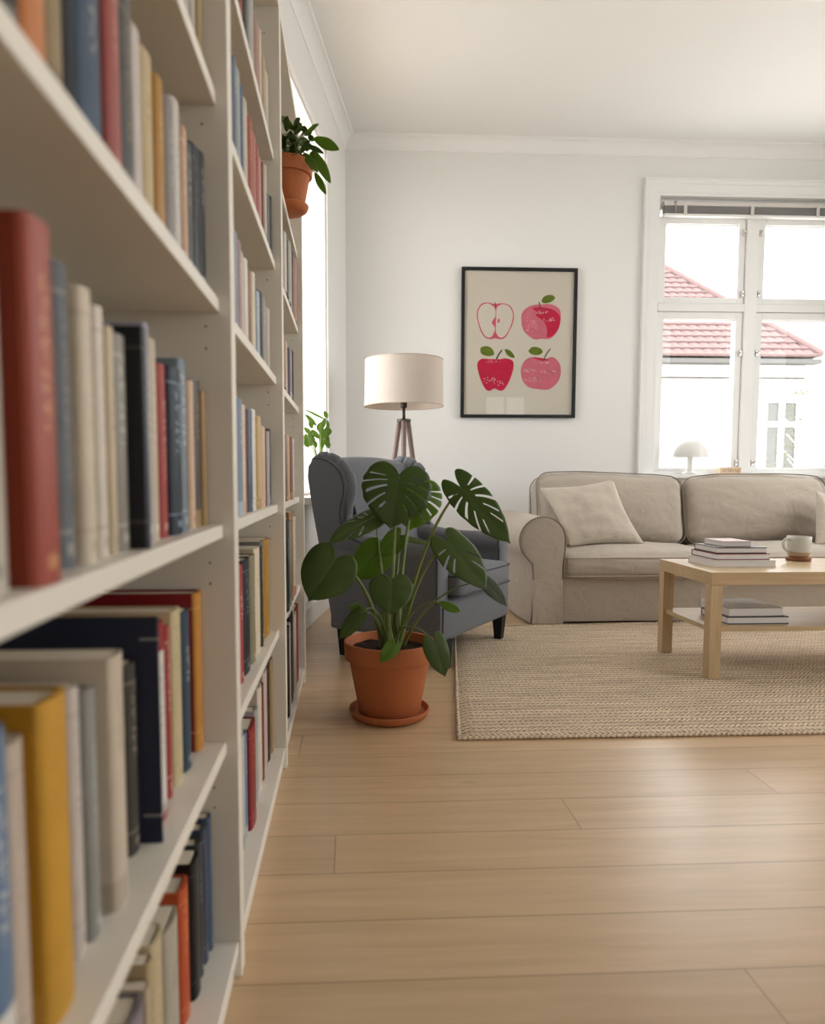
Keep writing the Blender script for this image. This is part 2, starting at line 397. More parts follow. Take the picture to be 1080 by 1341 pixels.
def shade_mat():
    m, n, l, b = new_mat('linen_lamp_shade'); out = n['Material Output']
    tc = n.new('ShaderNodeTexCoord'); mp = n.new('ShaderNodeMapping'); mp.inputs['Scale'].default_value = (1, 1, 8)
    l.new(tc.outputs['Object'], mp.inputs[0])
    t = n.new('ShaderNodeTexNoise'); t.inputs['Scale'].default_value = 60; t.inputs['Detail'].default_value = 3; l.new(mp.outputs[0], t.inputs[0])
    r = n.new('ShaderNodeValToRGB'); r.color_ramp.elements[0].color = (.62, .54, .47, 1); r.color_ramp.elements[1].color = (.80, .74, .68, 1)
    l.new(t.outputs[0], r.inputs[0]); l.new(r.outputs[0], b.inputs['Base Color']); b.inputs['Roughness'].default_value = .9
    tl = n.new('ShaderNodeBsdfTranslucent'); tl.inputs[0].default_value = (.72, .62, .53, 1)
    ms = n.new('ShaderNodeMixShader'); ms.inputs[0].default_value = .35
    l.new(b.outputs[0], ms.inputs[1]); l.new(tl.outputs[0], ms.inputs[2]); l.new(ms.outputs[0], out.inputs[0]); return m
M['shade'] = shade_mat()

# ================================================================ THE ROOM
YB, XR, YR, ZC = 5.0, 3.9, -2.6, 3.13          # back wall, right wall, rear wall, ceiling
K = .17                                        # the left wall stands slightly askew
CX = -.026
def wx(y): return CX-K*(YB-y)
LN = Vector((1, -K, 0)).normalized()            # normal of the left wall, into the room
LT = Vector((K, 1, 0)).normalized()             # along the left wall, away from the camera
def lw(y, d, z):                                # point on the left wall at depth y, d metres into the room
    return Vector((wx(y), y, z))+LN*d

bm = BM(); box(bm, -2.0, XR+.3, YR-.3, YB+.3, -.12, 0); fl = struct('floor', bm, M['floor'])
fl.location = fl.location  # planks are laid out in world metres below
me = fl.data; off = fl.location.copy()
for v in me.vertices: v.co += off
fl.location = (0, 0, 0)
bm = BM(); box(bm, -2.0, XR+.3, YR-.3, YB+.3, ZC, ZC+.12); struct('ceiling', bm, M['ceil'])

WT = .16
def wall_y(bm, y0, y1, x0, x1, holes):
    """wall in the x/z plane with rectangular holes (xa, xb, za, zb)"""
    hs = sorted(holes); x = x0
    for xa, xb, za, zb in hs:
        box(bm, x, xa, y0, y1, 0, ZC); box(bm, xa, xb, y0, y1, 0, za); box(bm, xa, xb, y0, y1, zb, ZC); x = xb
    box(bm, x, x1, y0, y1, 0, ZC)
    bmesh.ops.remove_doubles(bm, verts=bm.verts, dist=1e-5)
W1 = (2.185, 4.0-.21, .80, 2.775)
bm = BM(); wall_y(bm, YB, YB+WT+.04, -1.6, XR+.2, [W1]); struct('wall_back', bm, M['wall'])
# left wall, built in its own slanted frame, with one tall window
LWY = (3.36, 4.35); LWZ = (.70, 2.735)
bm = BM()
def lbox(bm, ya, yb, za, zb, d0=-.07, d1=0, mi=0):
    A, B = [(ya, za), (yb, za), (yb, zb), (ya, zb)], None
    prism(bm, A, lambda p, t: lw(p[0], t, p[1]), d0, d1, mi)
lbox(bm, YR-.3, LWY[0], 0, ZC); lbox(bm, LWY[0], LWY[1], 0, LWZ[0]); lbox(bm, LWY[0], LWY[1], LWZ[1], ZC); lbox(bm, LWY[1], YB+.1, 0, ZC)
struct('wall_left', bm, M['wall'])
RW = [(.2, 1.7), (2.6, 4.0)]
bm = BM(); y = YR-.2
for a, b_ in RW:
    box(bm, XR, XR+.2, y, a, 0, ZC); box(bm, XR, XR+.2, a, b_, 0, .8); box(bm, XR, XR+.2, a, b_, 2.75, ZC); y = b_
box(bm, XR, XR+.2, y, YB+.1, 0, ZC); struct('wall_right', bm, M['wall'])
bm = BM(); WR = (2.4, 3.2, .8, 2.3); wall_y(bm, YR-.2, YR, -2.0, XR+.2, [WR]); struct('wall_rear', bm, M['wall'])

# cornice: a cove with fillets where wall meets ceiling
def cornice(prof, fn, a, b, name):
    bm = BM(); prism(bm, prof, fn, a, b); return struct(name, bm, M['ceil'], smooth=True, angle=50)
cp = [(0, 3.04), (.006, 3.043)] + [(.006+.056*(1-math.cos(t)), 3.046+.07*math.sin(t)) for t in [i*math.pi/2/8 for i in range(9)]] + [(.066, ZC-.006), (.066, ZC+.001), (0, ZC+.001)]
cornice(cp, lambda p, t: Vector((t, YB-p[0], p[1])), -.2, XR, 'trim_1')
cornice(cp, lambda p, t: lw(t, p[0], p[1]), YR, YB, 'trim_2')
bp_ = [(0, 0), (.02, 0), (.02, .10), (.014, .115), (.014, .13), (.006, .145), (0, .15)]
def baseb(fn, a, b, name):
    bm = BM(); prism(bm, bp_, fn, a, b); struct(name, bm, M['trim'])
baseb(lambda p, t: Vector((t, YB-p[0], p[1])), -.03, XR, 'baseboard_back')
baseb(lambda p, t: lw(t, p[0], p[1]), YR, YB, 'baseboard_left')
baseb(lambda p, t: Vector((XR-p[0], t, p[1])), YR, YB, 'baseboard_right')

# ---- window in the back wall
def casing(bm, x0, x1, z0, z1, fn, width=.115, bottom=False):
    """moulded architrave round an opening; fn(x, out, z)"""
    steps = [(0, .012), (.02, .012), (.02, .018), (.075, .018), (.08, .026), (.1, .026), (.104, .034), (width, .034)]
    def rect(o): return [(x0-o, z0-(o if bottom else 0)), (x1+o, z0-(o if bottom else 0)), (x1+o, z1+o), (x0-o, z1+o)]
    rings = []
    prof = [(0, 0)]+steps+[(width, 0)]
    for o, d in prof: rings.append([bm.verts.new(fn(x, d, z)) for x, z in rect(o)])
    for a, b in zip(rings[:-1], rings[1:]):
        for k in ([1, 2, 3] + ([0] if bottom else [])):
            k2 = (k+1) % 4
            bm.faces.new((a[k], a[k2], b[k2], b[k]))
win = BM()
casing(win, W1[0], W1[1], W1[2], W1[3], lambda x, d, z: Vector((x, YB-d, z)))
window = struct('window_1', win, M['trim'])
ORG[window.name] = window.location.copy()
YF0, YF1 = 5.06, 5.12
MULL = [(2.853, 2.945), ]
x_in0, x_in1 = 2.215, 3.76
def frame_rect(bm, x0, x1, z0, z1, wl, wr, wb, wt, y0, y1, bev=.003):
    box(bm, x0, x0+wl, y0, y1, z0, z1, bev); box(bm, x1-wr, x1, y0, y1, z0, z1, bev)
    box(bm, x0+wl, x1-wr, y0, y1, z0, z0+wb, bev); box(bm, x0+wl, x1-wr, y0, y1, z1-wt, z1, bev)
bm = BM(); frame_rect(bm, W1[0], W1[1], .82, 2.775, .03, .03, .0+.01, .075, 5.05, 5.16)
box(bm, 2.853, 2.945, 5.045, 5.15, .83, 2.70, .006)                      # centre mullion
box(bm, 2.215, 3.76, 5.047, 5.15, 1.993, 2.05, .006)                     # transom
box(bm, 2.215, 3.76, 5.052, 5.15, .82, .845, .004)
obj('window_frame', bm, M['trim'], window)
cols = [(2.217, 2.851), (2.947, 3.758)]
cols = [(2.217, 2.851), (2.947, 3.562)]
bm = BM(); box(bm, 3.562, 3.76, 5.046, 5.15, .83, 2.70, .005); obj('window_frame', bm, M['trim'], window)
for (a, b_) in cols:
    for (za, zb) in ((.845, 1.991), (2.052, 2.66)):
        bm = BM(); lo = za < 1
        frame_rect(bm, a, b_, za, zb, .05, .05, .02 if lo else .04, .05, YF0, YF1)
        frame_rect(bm, a+.044, b_-.044, za+(.016 if lo else .036), zb-.046, .010, .010, .01, .01, YF0+.018, YF1-.01, 0)
        s = obj('window_sash', bm, M['trim'], window)
        bm = BM(); box(bm, a+.05, b_-.05, 5.088, 5.092, za+.02, zb-.05); obj('glass_pane', bm, M['glass'], s)
        if lo: zz = (za+.06, 1.70)
        else: zz = (za+.07, zb-.11)
        side = b_-.012 if a < 2.5 else a+.012
        for z_ in zz:
            bm = BM(); box(bm, side-.010, side+.010, 5.047, 5.060, z_-.022, z_+.022, .003)
            tube(bm, [(side, 5.045, z_), (side, 5.036, z_), (side-.016 if a < 2.5 else side+.016, 5.034, z_+.012)], .005, 8)
            obj('window_catch', bm, M['brass'], s)
# blind, pulled up in a stack
bm = BM(); box(bm, 2.222, 3.755, 5.005, 5.045, 2.715, 2.745, .003)
blind = thing('venetian_blind', (2.98, 5.02, 2.64), 'grey venetian blind pulled up into a stack at the top of the window', 'blind')
obj('head_rail', bm, plain('blind_rail', (.62, .59, .55), .5), blind)
bm = BM()
for i in range(12):
    z_ = 2.664+i*.0042; box(bm, 2.226, 3.75, 5.006, 5.042, z_, z_+.0026)
obj('slats', bm, plain('blind_slats', (.27, .26, .255), .5), blind)
bm = BM(); box(bm, 2.224, 3.752, 5.004, 5.044, 2.644, 2.661, .004); obj('bottom_rail', bm, plain('blind_white', (.8, .79, .76), .4), blind)
for x_ in (2.374, 2.86, 3.34, 3.70):
    bm = BM(); box(bm, x_-.012, x_+.012, 4.999, 5.004, 2.652, 2.722, .001); obj('ladder_tape', bm, plain('blind_tape', (.62, .6, .57), .6), blind)
bm = BM(); tube(bm, [(2.302, 5.0, 2.738), (2.302, 4.998, 2.66)], .004, 8); lathe(bm, [(0, 0), (.012, .002), (.012, .006), (0, .008)], (2.302, 5.0, 2.733), 16)
obj('pull_cord', bm, plain('blind_cord', (.35, .34, .32), .5), blind)
# sill
bm = BM(); box(bm, W1[0]-.10, W1[1]+.10, 4.93, 5.06, .792, .82, .006); struct('trim_3', bm, M['trim'])
portal('daylight_portal_back', (2.98, 5.30, 1.8), (-math.pi/2, 0, 0), 1.75, 2.1)

# ---- window in the left wall
bm = BM()
rot_l = lambda x, d, z: lw(x, d, z)
lbox(bm, LWY[1], LWY[1]+.03, LWZ[0], LWZ[1]+.03, 0, .006); lbox(bm, LWY[0]-.03, LWY[0], LWZ[0], LWZ[1]+.03, 0, .006); lbox(bm, LWY[0], LWY[1], LWZ[1], LWZ[1]+.03, 0, .006)
window2 = struct('window_2', bm, M['trim']); ORG[window2.name] = window2.location.copy()
def lfr(bm, ya, yb, za, zb, t, d0, d1):
    for (a, b_, c, d) in ((ya, ya+t, za, zb), (yb-t, yb, za, zb), (ya+t, yb-t, za, za+t), (ya+t, yb-t, zb-t, zb)): lbox(bm, a, b_, c, d, d0, d1)
bm = BM(); lfr(bm, LWY[0], LWY[1], LWZ[0], LWZ[1], .014, -.045, -.008)
obj('window_frame', bm, M['trim'], window2)
bm = BM(); lbox(bm, LWY[0]+.014, LWY[1]-.014, LWZ[0]+.014, LWZ[1]-.014, -.024, -.022); obj('glass_pane', bm, M['glass'], window2)
bm = BM(); lbox(bm, LWY[0]-.06, LWY[1]+.06, LWZ[0]-.03, LWZ[0], -.02, .16); struct('trim_4', bm, M['trim'])
pc = lw((LWY[0]+LWY[1])/2, -.28, 1.75)
portal('daylight_portal_left', pc, (math.pi/2, 0, -math.pi/2-math.atan(K)+math.pi), 1.1, 2.1).rotation_euler = Vector(LN).to_track_quat('-Z', 'Y').to_euler()

# ---- windows outside the frame: right wall and behind the camera
n_ = 3
for a, b_ in RW:
    bm = BM()
    casing(bm, a, b_, .8, 2.75, lambda x, d, z: Vector((XR-d, x, z)), .115, True)
    w_ = struct('window_%d' % n_, bm, M['trim']); ORG[w_.name] = w_.location.copy(); n_ += 1
    bm = BM()
    for (c, d, e, f) in ((a, a+.05, .8, 2.75), (b_-.05, b_, .8, 2.75), ((a+b_)/2-.03, (a+b_)/2+.03, .8, 2.75), (a, b_, .8, .85), (a, b_, 2.7, 2.75), (a, b_, 2.0, 2.06)):
        box(bm, XR+.08, XR+.14, c, d, e, f)
    obj('window_frame', bm, M['trim'], w_)
    bm = BM(); box(bm, XR+.105, XR+.109, a+.05, b_-.05, .85, 2.70); obj('glass_pane', bm, M['glass'], w_)
    p = portal('daylight_portal_right', (XR+.25, (a+b_)/2, 1.78), (0, 0, 0), b_-a, 2.0)
    p.rotation_euler = Vector((-1, 0, 0)).to_track_quat('-Z', 'Y').to_euler()
bm = BM(); casing(bm, WR[0], WR[1], WR[2], WR[3], lambda x, d, z: Vector((x, YR+d, z)), .115, True)
w_ = struct('window_5', bm, M['trim']); ORG[w_.name] = w_.location.copy()
bm = BM(); frame_rect(bm, WR[0], WR[1], WR[2], WR[3], .05, .05, .05, .05, YR-.14, YR-.08); box(bm, 2.78, 2.82, YR-.14, YR-.08, .85, 2.25)
obj('window_frame', bm, M['trim'], w_)
bm = BM(); box(bm, WR[0]+.05, WR[1]-.05, YR-.112, YR-.108, WR[2]+.05, WR[3]-.05); obj('glass_pane', bm, M['glass'], w_)
p = portal('daylight_portal_rear', (2.8, YR-.28, 1.55), (0, 0, 0), .9, 1.6)
p.rotation_euler = Vector((0, 1, 0)).to_track_quat('-Z', 'Y').to_euler()

# ================================================================ OUTSIDE
bm = BM(); box(bm, -40, 60, -40, 60, -3.3, -3.0)
g_ = struct('ground', bm, plain('pale_bounce_ground', (.66, .64, .60), .9))  # unseen ground, made pale to bounce daylight up onto the ceiling
M['roof'] = plain('clay_roof_tiles', (.165, .112, .107), .8, .2, var=.12, vscale=3)
M['facade'] = plain('white_render', (.80, .79, .77), .9, .1)
M['pane_out'] = plain('dim_window_glass', (.075, .075, .07), .2, .5, var=.25, vscale=3)
M['lintel'] = plain('grey_cornice', (.10, .098, .093), .8)
HY = 16.0
house = thing('house', (7.5, HY+3, -3.0), 'white neighbouring house with a red tiled hip roof beyond the window', 'house')
bm = BM(); box(bm, 2.0, 10.75, HY+.3, HY+6, -3.0, 3.5); obj('wall', bm, M['facade'], house)
# roof: front slope with rows of curved tiles, plus right and back slopes
EZ, RZ = 3.60, 6.41
def roof_pt(x, t, lift=0): return Vector((x, HY+3*t-lift*.6, EZ+(RZ-EZ)*t+lift*.75))
bm = BM(); rows_, waves = 16, 62
for r in range(rows_):
    t0, t1 = r/rows_, (r+1)/rows_+.012
    xr0, xr1 = 10.915-(10.915-8.494)*t0, 10.915-(10.915-8.494)*min(1, t1)
    xl = 2.0+(4.2-2.0)*t0
    N = 240; a = []; b = []; c = []
    for i in range(N+1):
        x = xl+(xr0-xl)*i/N; x2 = min(x, xr1) if x > 9 else x
        h = .045*abs(math.sin(x*math.pi/.24))
        tt = t0-.012*abs(math.sin(x*math.pi/.24))
        a.append(bm.verts.new(roof_pt(x, tt, h+.05))); b.append(bm.verts.new(roof_pt(x2, t1, h*.9))); c.append(bm.verts.new(roof_pt(x, tt, h-.01)))
    for i in range(N):
        bm.faces.new((a[i], a[i+1], b[i+1], b[i])); bm.faces.new((c[i], c[i+1], a[i+1], a[i]))
E_ = [bm.verts.new(v) for v in ((10.915, HY, EZ), (10.915, HY+6, EZ), (8.494, HY+3, RZ), (2.0, HY, EZ), (2.0, HY+6, EZ), (4.2, HY+3, RZ))]
bm.faces.new((E_[0], E_[1], E_[2])); bm.faces.new((E_[1], E_[4], E_[5], E_[2])); bm.faces.new((E_[4], E_[3], E_[5])); bm.faces.new((E_[0], E_[3], E_[4], E_[1]))
rf = obj('roof', bm, M['roof'], house)
bm = BM(); tube(bm, [(8.494, HY+3, RZ+.06), (10.93, HY-.02, EZ+.06)], .09, 10); obj('hip_ridge_tiles', bm, M['roof'], rf)
bm = BM(); box(bm, 2, 10.95, HY-.02, HY+.3, EZ-.16, EZ-.05, .02); obj('gutter', bm, M['lintel'], house)
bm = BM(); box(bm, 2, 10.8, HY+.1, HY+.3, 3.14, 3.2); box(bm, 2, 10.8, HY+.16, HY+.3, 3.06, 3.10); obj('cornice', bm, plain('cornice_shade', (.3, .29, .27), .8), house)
for xa, xb in ((9.72, 10.63), (5.6, 6.5)):
    bm = BM(); frame_rect(bm, xa, xb, .6, 2.66, .09, .09, .09, .09, HY+.2, HY+.32, 0)
    box(bm, xa+.09, (xa+xb)/2-.06, HY+.21, HY+.32, 2.0, 2.12); box(bm, (xa+xb)/2+.06, xb-.09, HY+.21, HY+.32, 2.0, 2.12); box(bm, (xa+xb)/2-.06, (xa+xb)/2+.06, HY+.205, HY+.32, .69, 2.57)
    wd = obj('window', bm, M['facade'], house)
    bm = BM(); box(bm, xa+.08, xb-.08, HY+.26, HY+.31, .68, 2.6); obj('pane', bm, M['pane_out'], wd)
    bm = BM(); box(bm, xa-.22, xb+.22, HY+.1, HY+.31, 2.78, 2.84); obj('lintel', bm, plain('lintel_grey', (.28, .27, .25), .8), wd)
# slender birch in front of the house
tree = thing('birch_tree', (8.35, 12.6, -3.0), 'pale slender birch tree in front of the white house', 'tree')
bm = BM(); tube(bm, bez((8.35, 12.6, -3), (8.3, 12.6, -1), (8.4, 12.6, 0), (8.35, 12.6, 2.5)), [.08-.005*i for i in range(15)], 8)
for i in range(14):
    z_ = .2+i*.15; a = random.uniform(0, 6.28); tube(bm, [(8.35, 12.6, z_), (8.35+.35*math.cos(a), 12.6+.3*math.sin(a), z_+.35)], .012, 5)
obj('trunk', bm, plain('birch_bark', (.4, .38, .34), .8), tree)
bm = BM()
for i in range(1500):
    z_ = random.uniform(.2, 2.55); r = (.62-(z_-.2)*.19)*math.sqrt(random.random()); a = random.uniform(0, 6.28)
    c = Vector((8.3-.12*(2.4-z_)+r*math.cos(a), 12.6+r*math.sin(a), z_)); s = random.uniform(.016, .03)
    u = Vector((random.uniform(-1, 1), random.uniform(-1, 1), random.uniform(-1, 1))).normalized(); v_ = u.orthogonal().normalized()
    bm.faces.new([bm.verts.new(c+u*s), bm.verts.new(c+v_*s*.6), bm.verts.new(c-u*s), bm.verts.new(c-v_*s*.6)])
obj('foliage', bm, plain('pale_birch_leaves', (.125, .125, .068), .7, var=.3, vscale=4), tree)

# ================================================================ BOOKCASES
XF, XBK, PT = -.175, -.425, .017
LEV = {'D': .06, 'C': .386, 'B': .722, 'A': 1.056, 'L2': 1.35, 'L3': 1.623}
BAYN = {1: 'nearest', 2: 'middle', 3: 'farthest'}
def side_panel(y0, y1):
    bm = BM(); box(bm, XBK, XF, y0, y1, .0, 1.996, .0012, seg=1)
    return bm
for k in (1, 2, 3):
    y0 = .285+.8*(k-1); y1 = y0+.8
    t = thing('bookcase', ((XF+XBK)/2, (y0+y1)/2, 0),
              {1: 'cream white open bookcase nearest the viewer, filled with books', 2: 'cream white open bookcase in the middle of the row of three',
               3: 'cream white open bookcase at the far end of the row, beside the grey armchair'}[k], 'bookcase', 'bookcases in a row along the left')
    for (a, b_, side) in ((y0, y0+PT, 1), (y1-PT, y1, -1)):
        p = obj('side_panel', side_panel(a, b_), M['shelf'], t)
        bm = BM(); f = b_ if side == 1 else a
        for z_ in [i*.032+.12 for i in range(57)]:
            if any(abs(z_-(v+d)) < .022 for v in LEV.values() for d in (0, -.015)): continue
            if abs((z_ % .34)-.17) < .105 and z_ < 1.9: continue
            tube(bm, [(XF-.038, f-side*.0002, z_), (XF-.038, f+side*.0006, z_)], .0017, 8)
        h = obj('pin_holes', bm, M['hole'], p); h['kind'] = 'stuff'
    for key in ('C', 'B', 'A', 'L2', 'L3'):
        bm = BM(); box(bm, XBK+.006, XF-.0176, y0+PT, y1-PT, LEV[key]-.020, LEV[key], .0012, seg=1); obj('shelf', bm, M['shelf'], t)
    bm = BM(); box(bm, XBK+.006, XF-.004, y0+PT, y1-PT, LEV['D']-.018, LEV['D'], .0012, seg=1); obj('bottom_board', bm, M['shelf'], t)
    bm = BM(); box(bm, XF-.030, XF-.012, y0+PT, y1-PT, 0, LEV['D']-.018); obj('plinth', bm, M['shelf'], t)
    bm = BM(); box(bm, XBK+.006, XF, y0+PT, y1-PT, 1.976, 1.996, .0012, seg=1); obj('top_board', bm, M['shelf'], t)
    bm = BM(); box(bm, XBK, XBK+.005, y0+PT, y1-PT, .02, 1.98); obj('back_panel', bm, M['shelf'], t)

# ---------------------------------------------------------------- books
BMAT = {}
def cover_mat(col, ink, style, board=None):
    key = (col, ink, style, board)
    if key in BMAT: return BMAT[key]
    m, n, l, b = new_mat('book_cover_'+col)
    b.inputs['Roughness'].default_value = (.55, .42, .7, .38, .5)[style % 5]
    b.inputs['Specular IOR Level'].default_value = .3
    tc = n.new('ShaderNodeTexCoord'); sp = n.new('ShaderNodeSeparateXYZ'); l.new(tc.outputs['Generated'], sp.inputs[0])
    def band(sock, lo, hi):
        a = n.new('ShaderNodeMath'); a.operation = 'GREATER_THAN'; a.inputs[1].default_value = lo; l.new(sock, a.inputs[0])
        c = n.new('ShaderNodeMath'); c.operation = 'LESS_THAN'; c.inputs[1].default_value = hi; l.new(sock, c.inputs[0])
        d = n.new('ShaderNodeMath'); d.operation = 'MULTIPLY'; l.new(a.outputs[0], d.inputs[0]); l.new(c.outputs[0], d.inputs[1]); return d.outputs[0]
    def mul(a, c):
        d = n.new('ShaderNodeMath'); d.operation = 'MULTIPLY'; l.new(a, d.inputs[0]); l.new(c, d.inputs[1]); return d.outputs[0]
    def mx_(a, c):
        d = n.new('ShaderNodeMath'); d.operation = 'MAXIMUM'; l.new(a, d.inputs[0]); l.new(c, d.inputs[1]); return d.outputs[0]
    Z, Y, X = sp.outputs[2], sp.outputs[1], sp.outputs[0]
    mp = n.new('ShaderNodeMapping'); mp.inputs['Scale'].default_value = (1, 40, 230); l.new(tc.outputs['Object'], mp.inputs[0])
    t = n.new('ShaderNodeTexNoise'); t.inputs['Scale'].default_value = 1; t.inputs['Detail'].default_value = 1; l.new(mp.outputs[0], t.inputs[0])
    g = n.new('ShaderNodeMath'); g.operation = 'GREATER_THAN'; g.inputs[1].default_value = .535; l.new(t.outputs[0], g.inputs[0])
    s = style % 6
    zr = ((.42, .86), (.5, .9), (.34, .8), (.55, .78), (.3, .88), (.6, .9))[s]
    yr = ((.34, .66), (.28, .72), (.38, .62), (.3, .7), (.4, .6), (.32, .68))[s]
    txt = mul(mul(g.outputs[0], band(Y, *yr)), band(Z, *zr))
    lab = mul(band(Z, .045, .085), band(Y, .3, .7)); msk = mx_(txt, lab)
    if s in (1, 4): msk = mx_(msk, mx_(band(Z, .90, .91), band(Z, .12, .13)))
    if s == 5: msk = mx_(msk, band(Z, .0, .12))
    msk = mul(msk, band(X, .90, 1.1))
    ns = n.new('ShaderNodeTexNoise'); ns.inputs['Scale'].default_value = 25; l.new(tc.outputs['Object'], ns.inputs[0])
    base = n.new('ShaderNodeMix'); base.data_type = 'RGBA'; c0 = [v*.86 for v in srgb(col)]
    base.inputs[6].default_value = tuple(v*.88 for v in c0[:3])+(1,); base.inputs[7].default_value = tuple(min(1, v*1.12) for v in c0[:3])+(1,)
    l.new(ns.outputs[0], base.inputs[0])
    mix = n.new('ShaderNodeMix'); mix.data_type = 'RGBA'; mix.inputs[7].default_value = srgb(ink)
    if board:
        kind, c1 = board
        sel = {'boards': lambda: band(X, -1, .955), 'foot': lambda: band(Z, -1, .24), 'label': lambda: mul(band(Z, .04, .86), band(X, .9, 1.1)), 'foot_orange': lambda: band(Z, -1, .42)}[kind]()
        bmx = n.new('ShaderNodeMix'); bmx.data_type = 'RGBA'; bmx.inputs[7].default_value = srgb(c1)
        l.new(sel, bmx.inputs[0]); l.new(base.outputs[2], bmx.inputs[6]); base = bmx
    f = n.new('ShaderNodeMath'); f.operation = 'MULTIPLY'; f.inputs[1].default_value = .6; l.new(msk, f.inputs[0])
    l.new(f.outputs[0], mix.inputs[0]); l.new(base.outputs[2], mix.inputs[6]); l.new(mix.outputs[2], b.inputs['Base Color'])
    BMAT[key] = m; return m
def book_meshes(th, h, dp, hard):
    """a standing book: spine faces +x, thickness along y, base at z=0, spine front at x=0"""
    bt = .0026 if hard else .0008
    bt = min(bt, th*.2); ov = .003 if hard else 0
    bm = BM()
    # cover = front board + rounded spine + back board, one closed outline extruded upward
    rnd = min(th*.28, .007); n = 8
    outer = [(-dp, -th/2)]+[(-rnd+rnd*math.sin(math.pi*i/n) if False else -rnd+rnd*math.cos(-math.pi/2+math.pi*i/n), th/2*math.sin(-math.pi/2+math.pi*i/n)) for i in range(n+1)]+[(-dp, th/2)]
    inner = [(-dp, th/2-bt), (-rnd-bt, th/2-bt)]+[(-rnd-bt+rnd*.6*math.cos(a)-.001, (th/2-bt)*math.sin(a)) for a in [math.pi/2-math.pi*i/n for i in range(1, n)]]+[(-rnd-bt, -th/2+bt), (-dp, -th/2+bt)]
    poly = outer+inner
    A = [bm.verts.new((x, y, 0)) for x, y in poly]; B = [bm.verts.new((x, y, h)) for x, y in poly]
    m = len(poly)
    for i in range(m): bm.faces.new((A[i], A[(i+1) % m], B[(i+1) % m], B[i]))
    no, ni = len(outer), len(inner)
    # caps as strips between outer and inner
    for V, flip in ((A, 0), (B, 1)):
        o_ = V[:no]; i_ = V[no:][::-1]
        for k in range(min(no, ni)-1):
            k2 = k+1
            q = (o_[k], o_[k2], i_[min(k2, ni-1)], i_[min(k, ni-1)])
            try: bm.faces.new(q if flip else q[::-1])
            except ValueError: pass
        for k in range(min(no, ni)-1, no-1):
            try: bm.faces.new((o_[k], o_[k+1], i_[-1]))
            except ValueError: pass
    pg = BM(); box(pg, -dp+ov+.001, -rnd-bt-.0005, -th/2+bt, th/2-bt, ov if hard else .0006, h-(ov if hard else .0006))
    return bm, pg
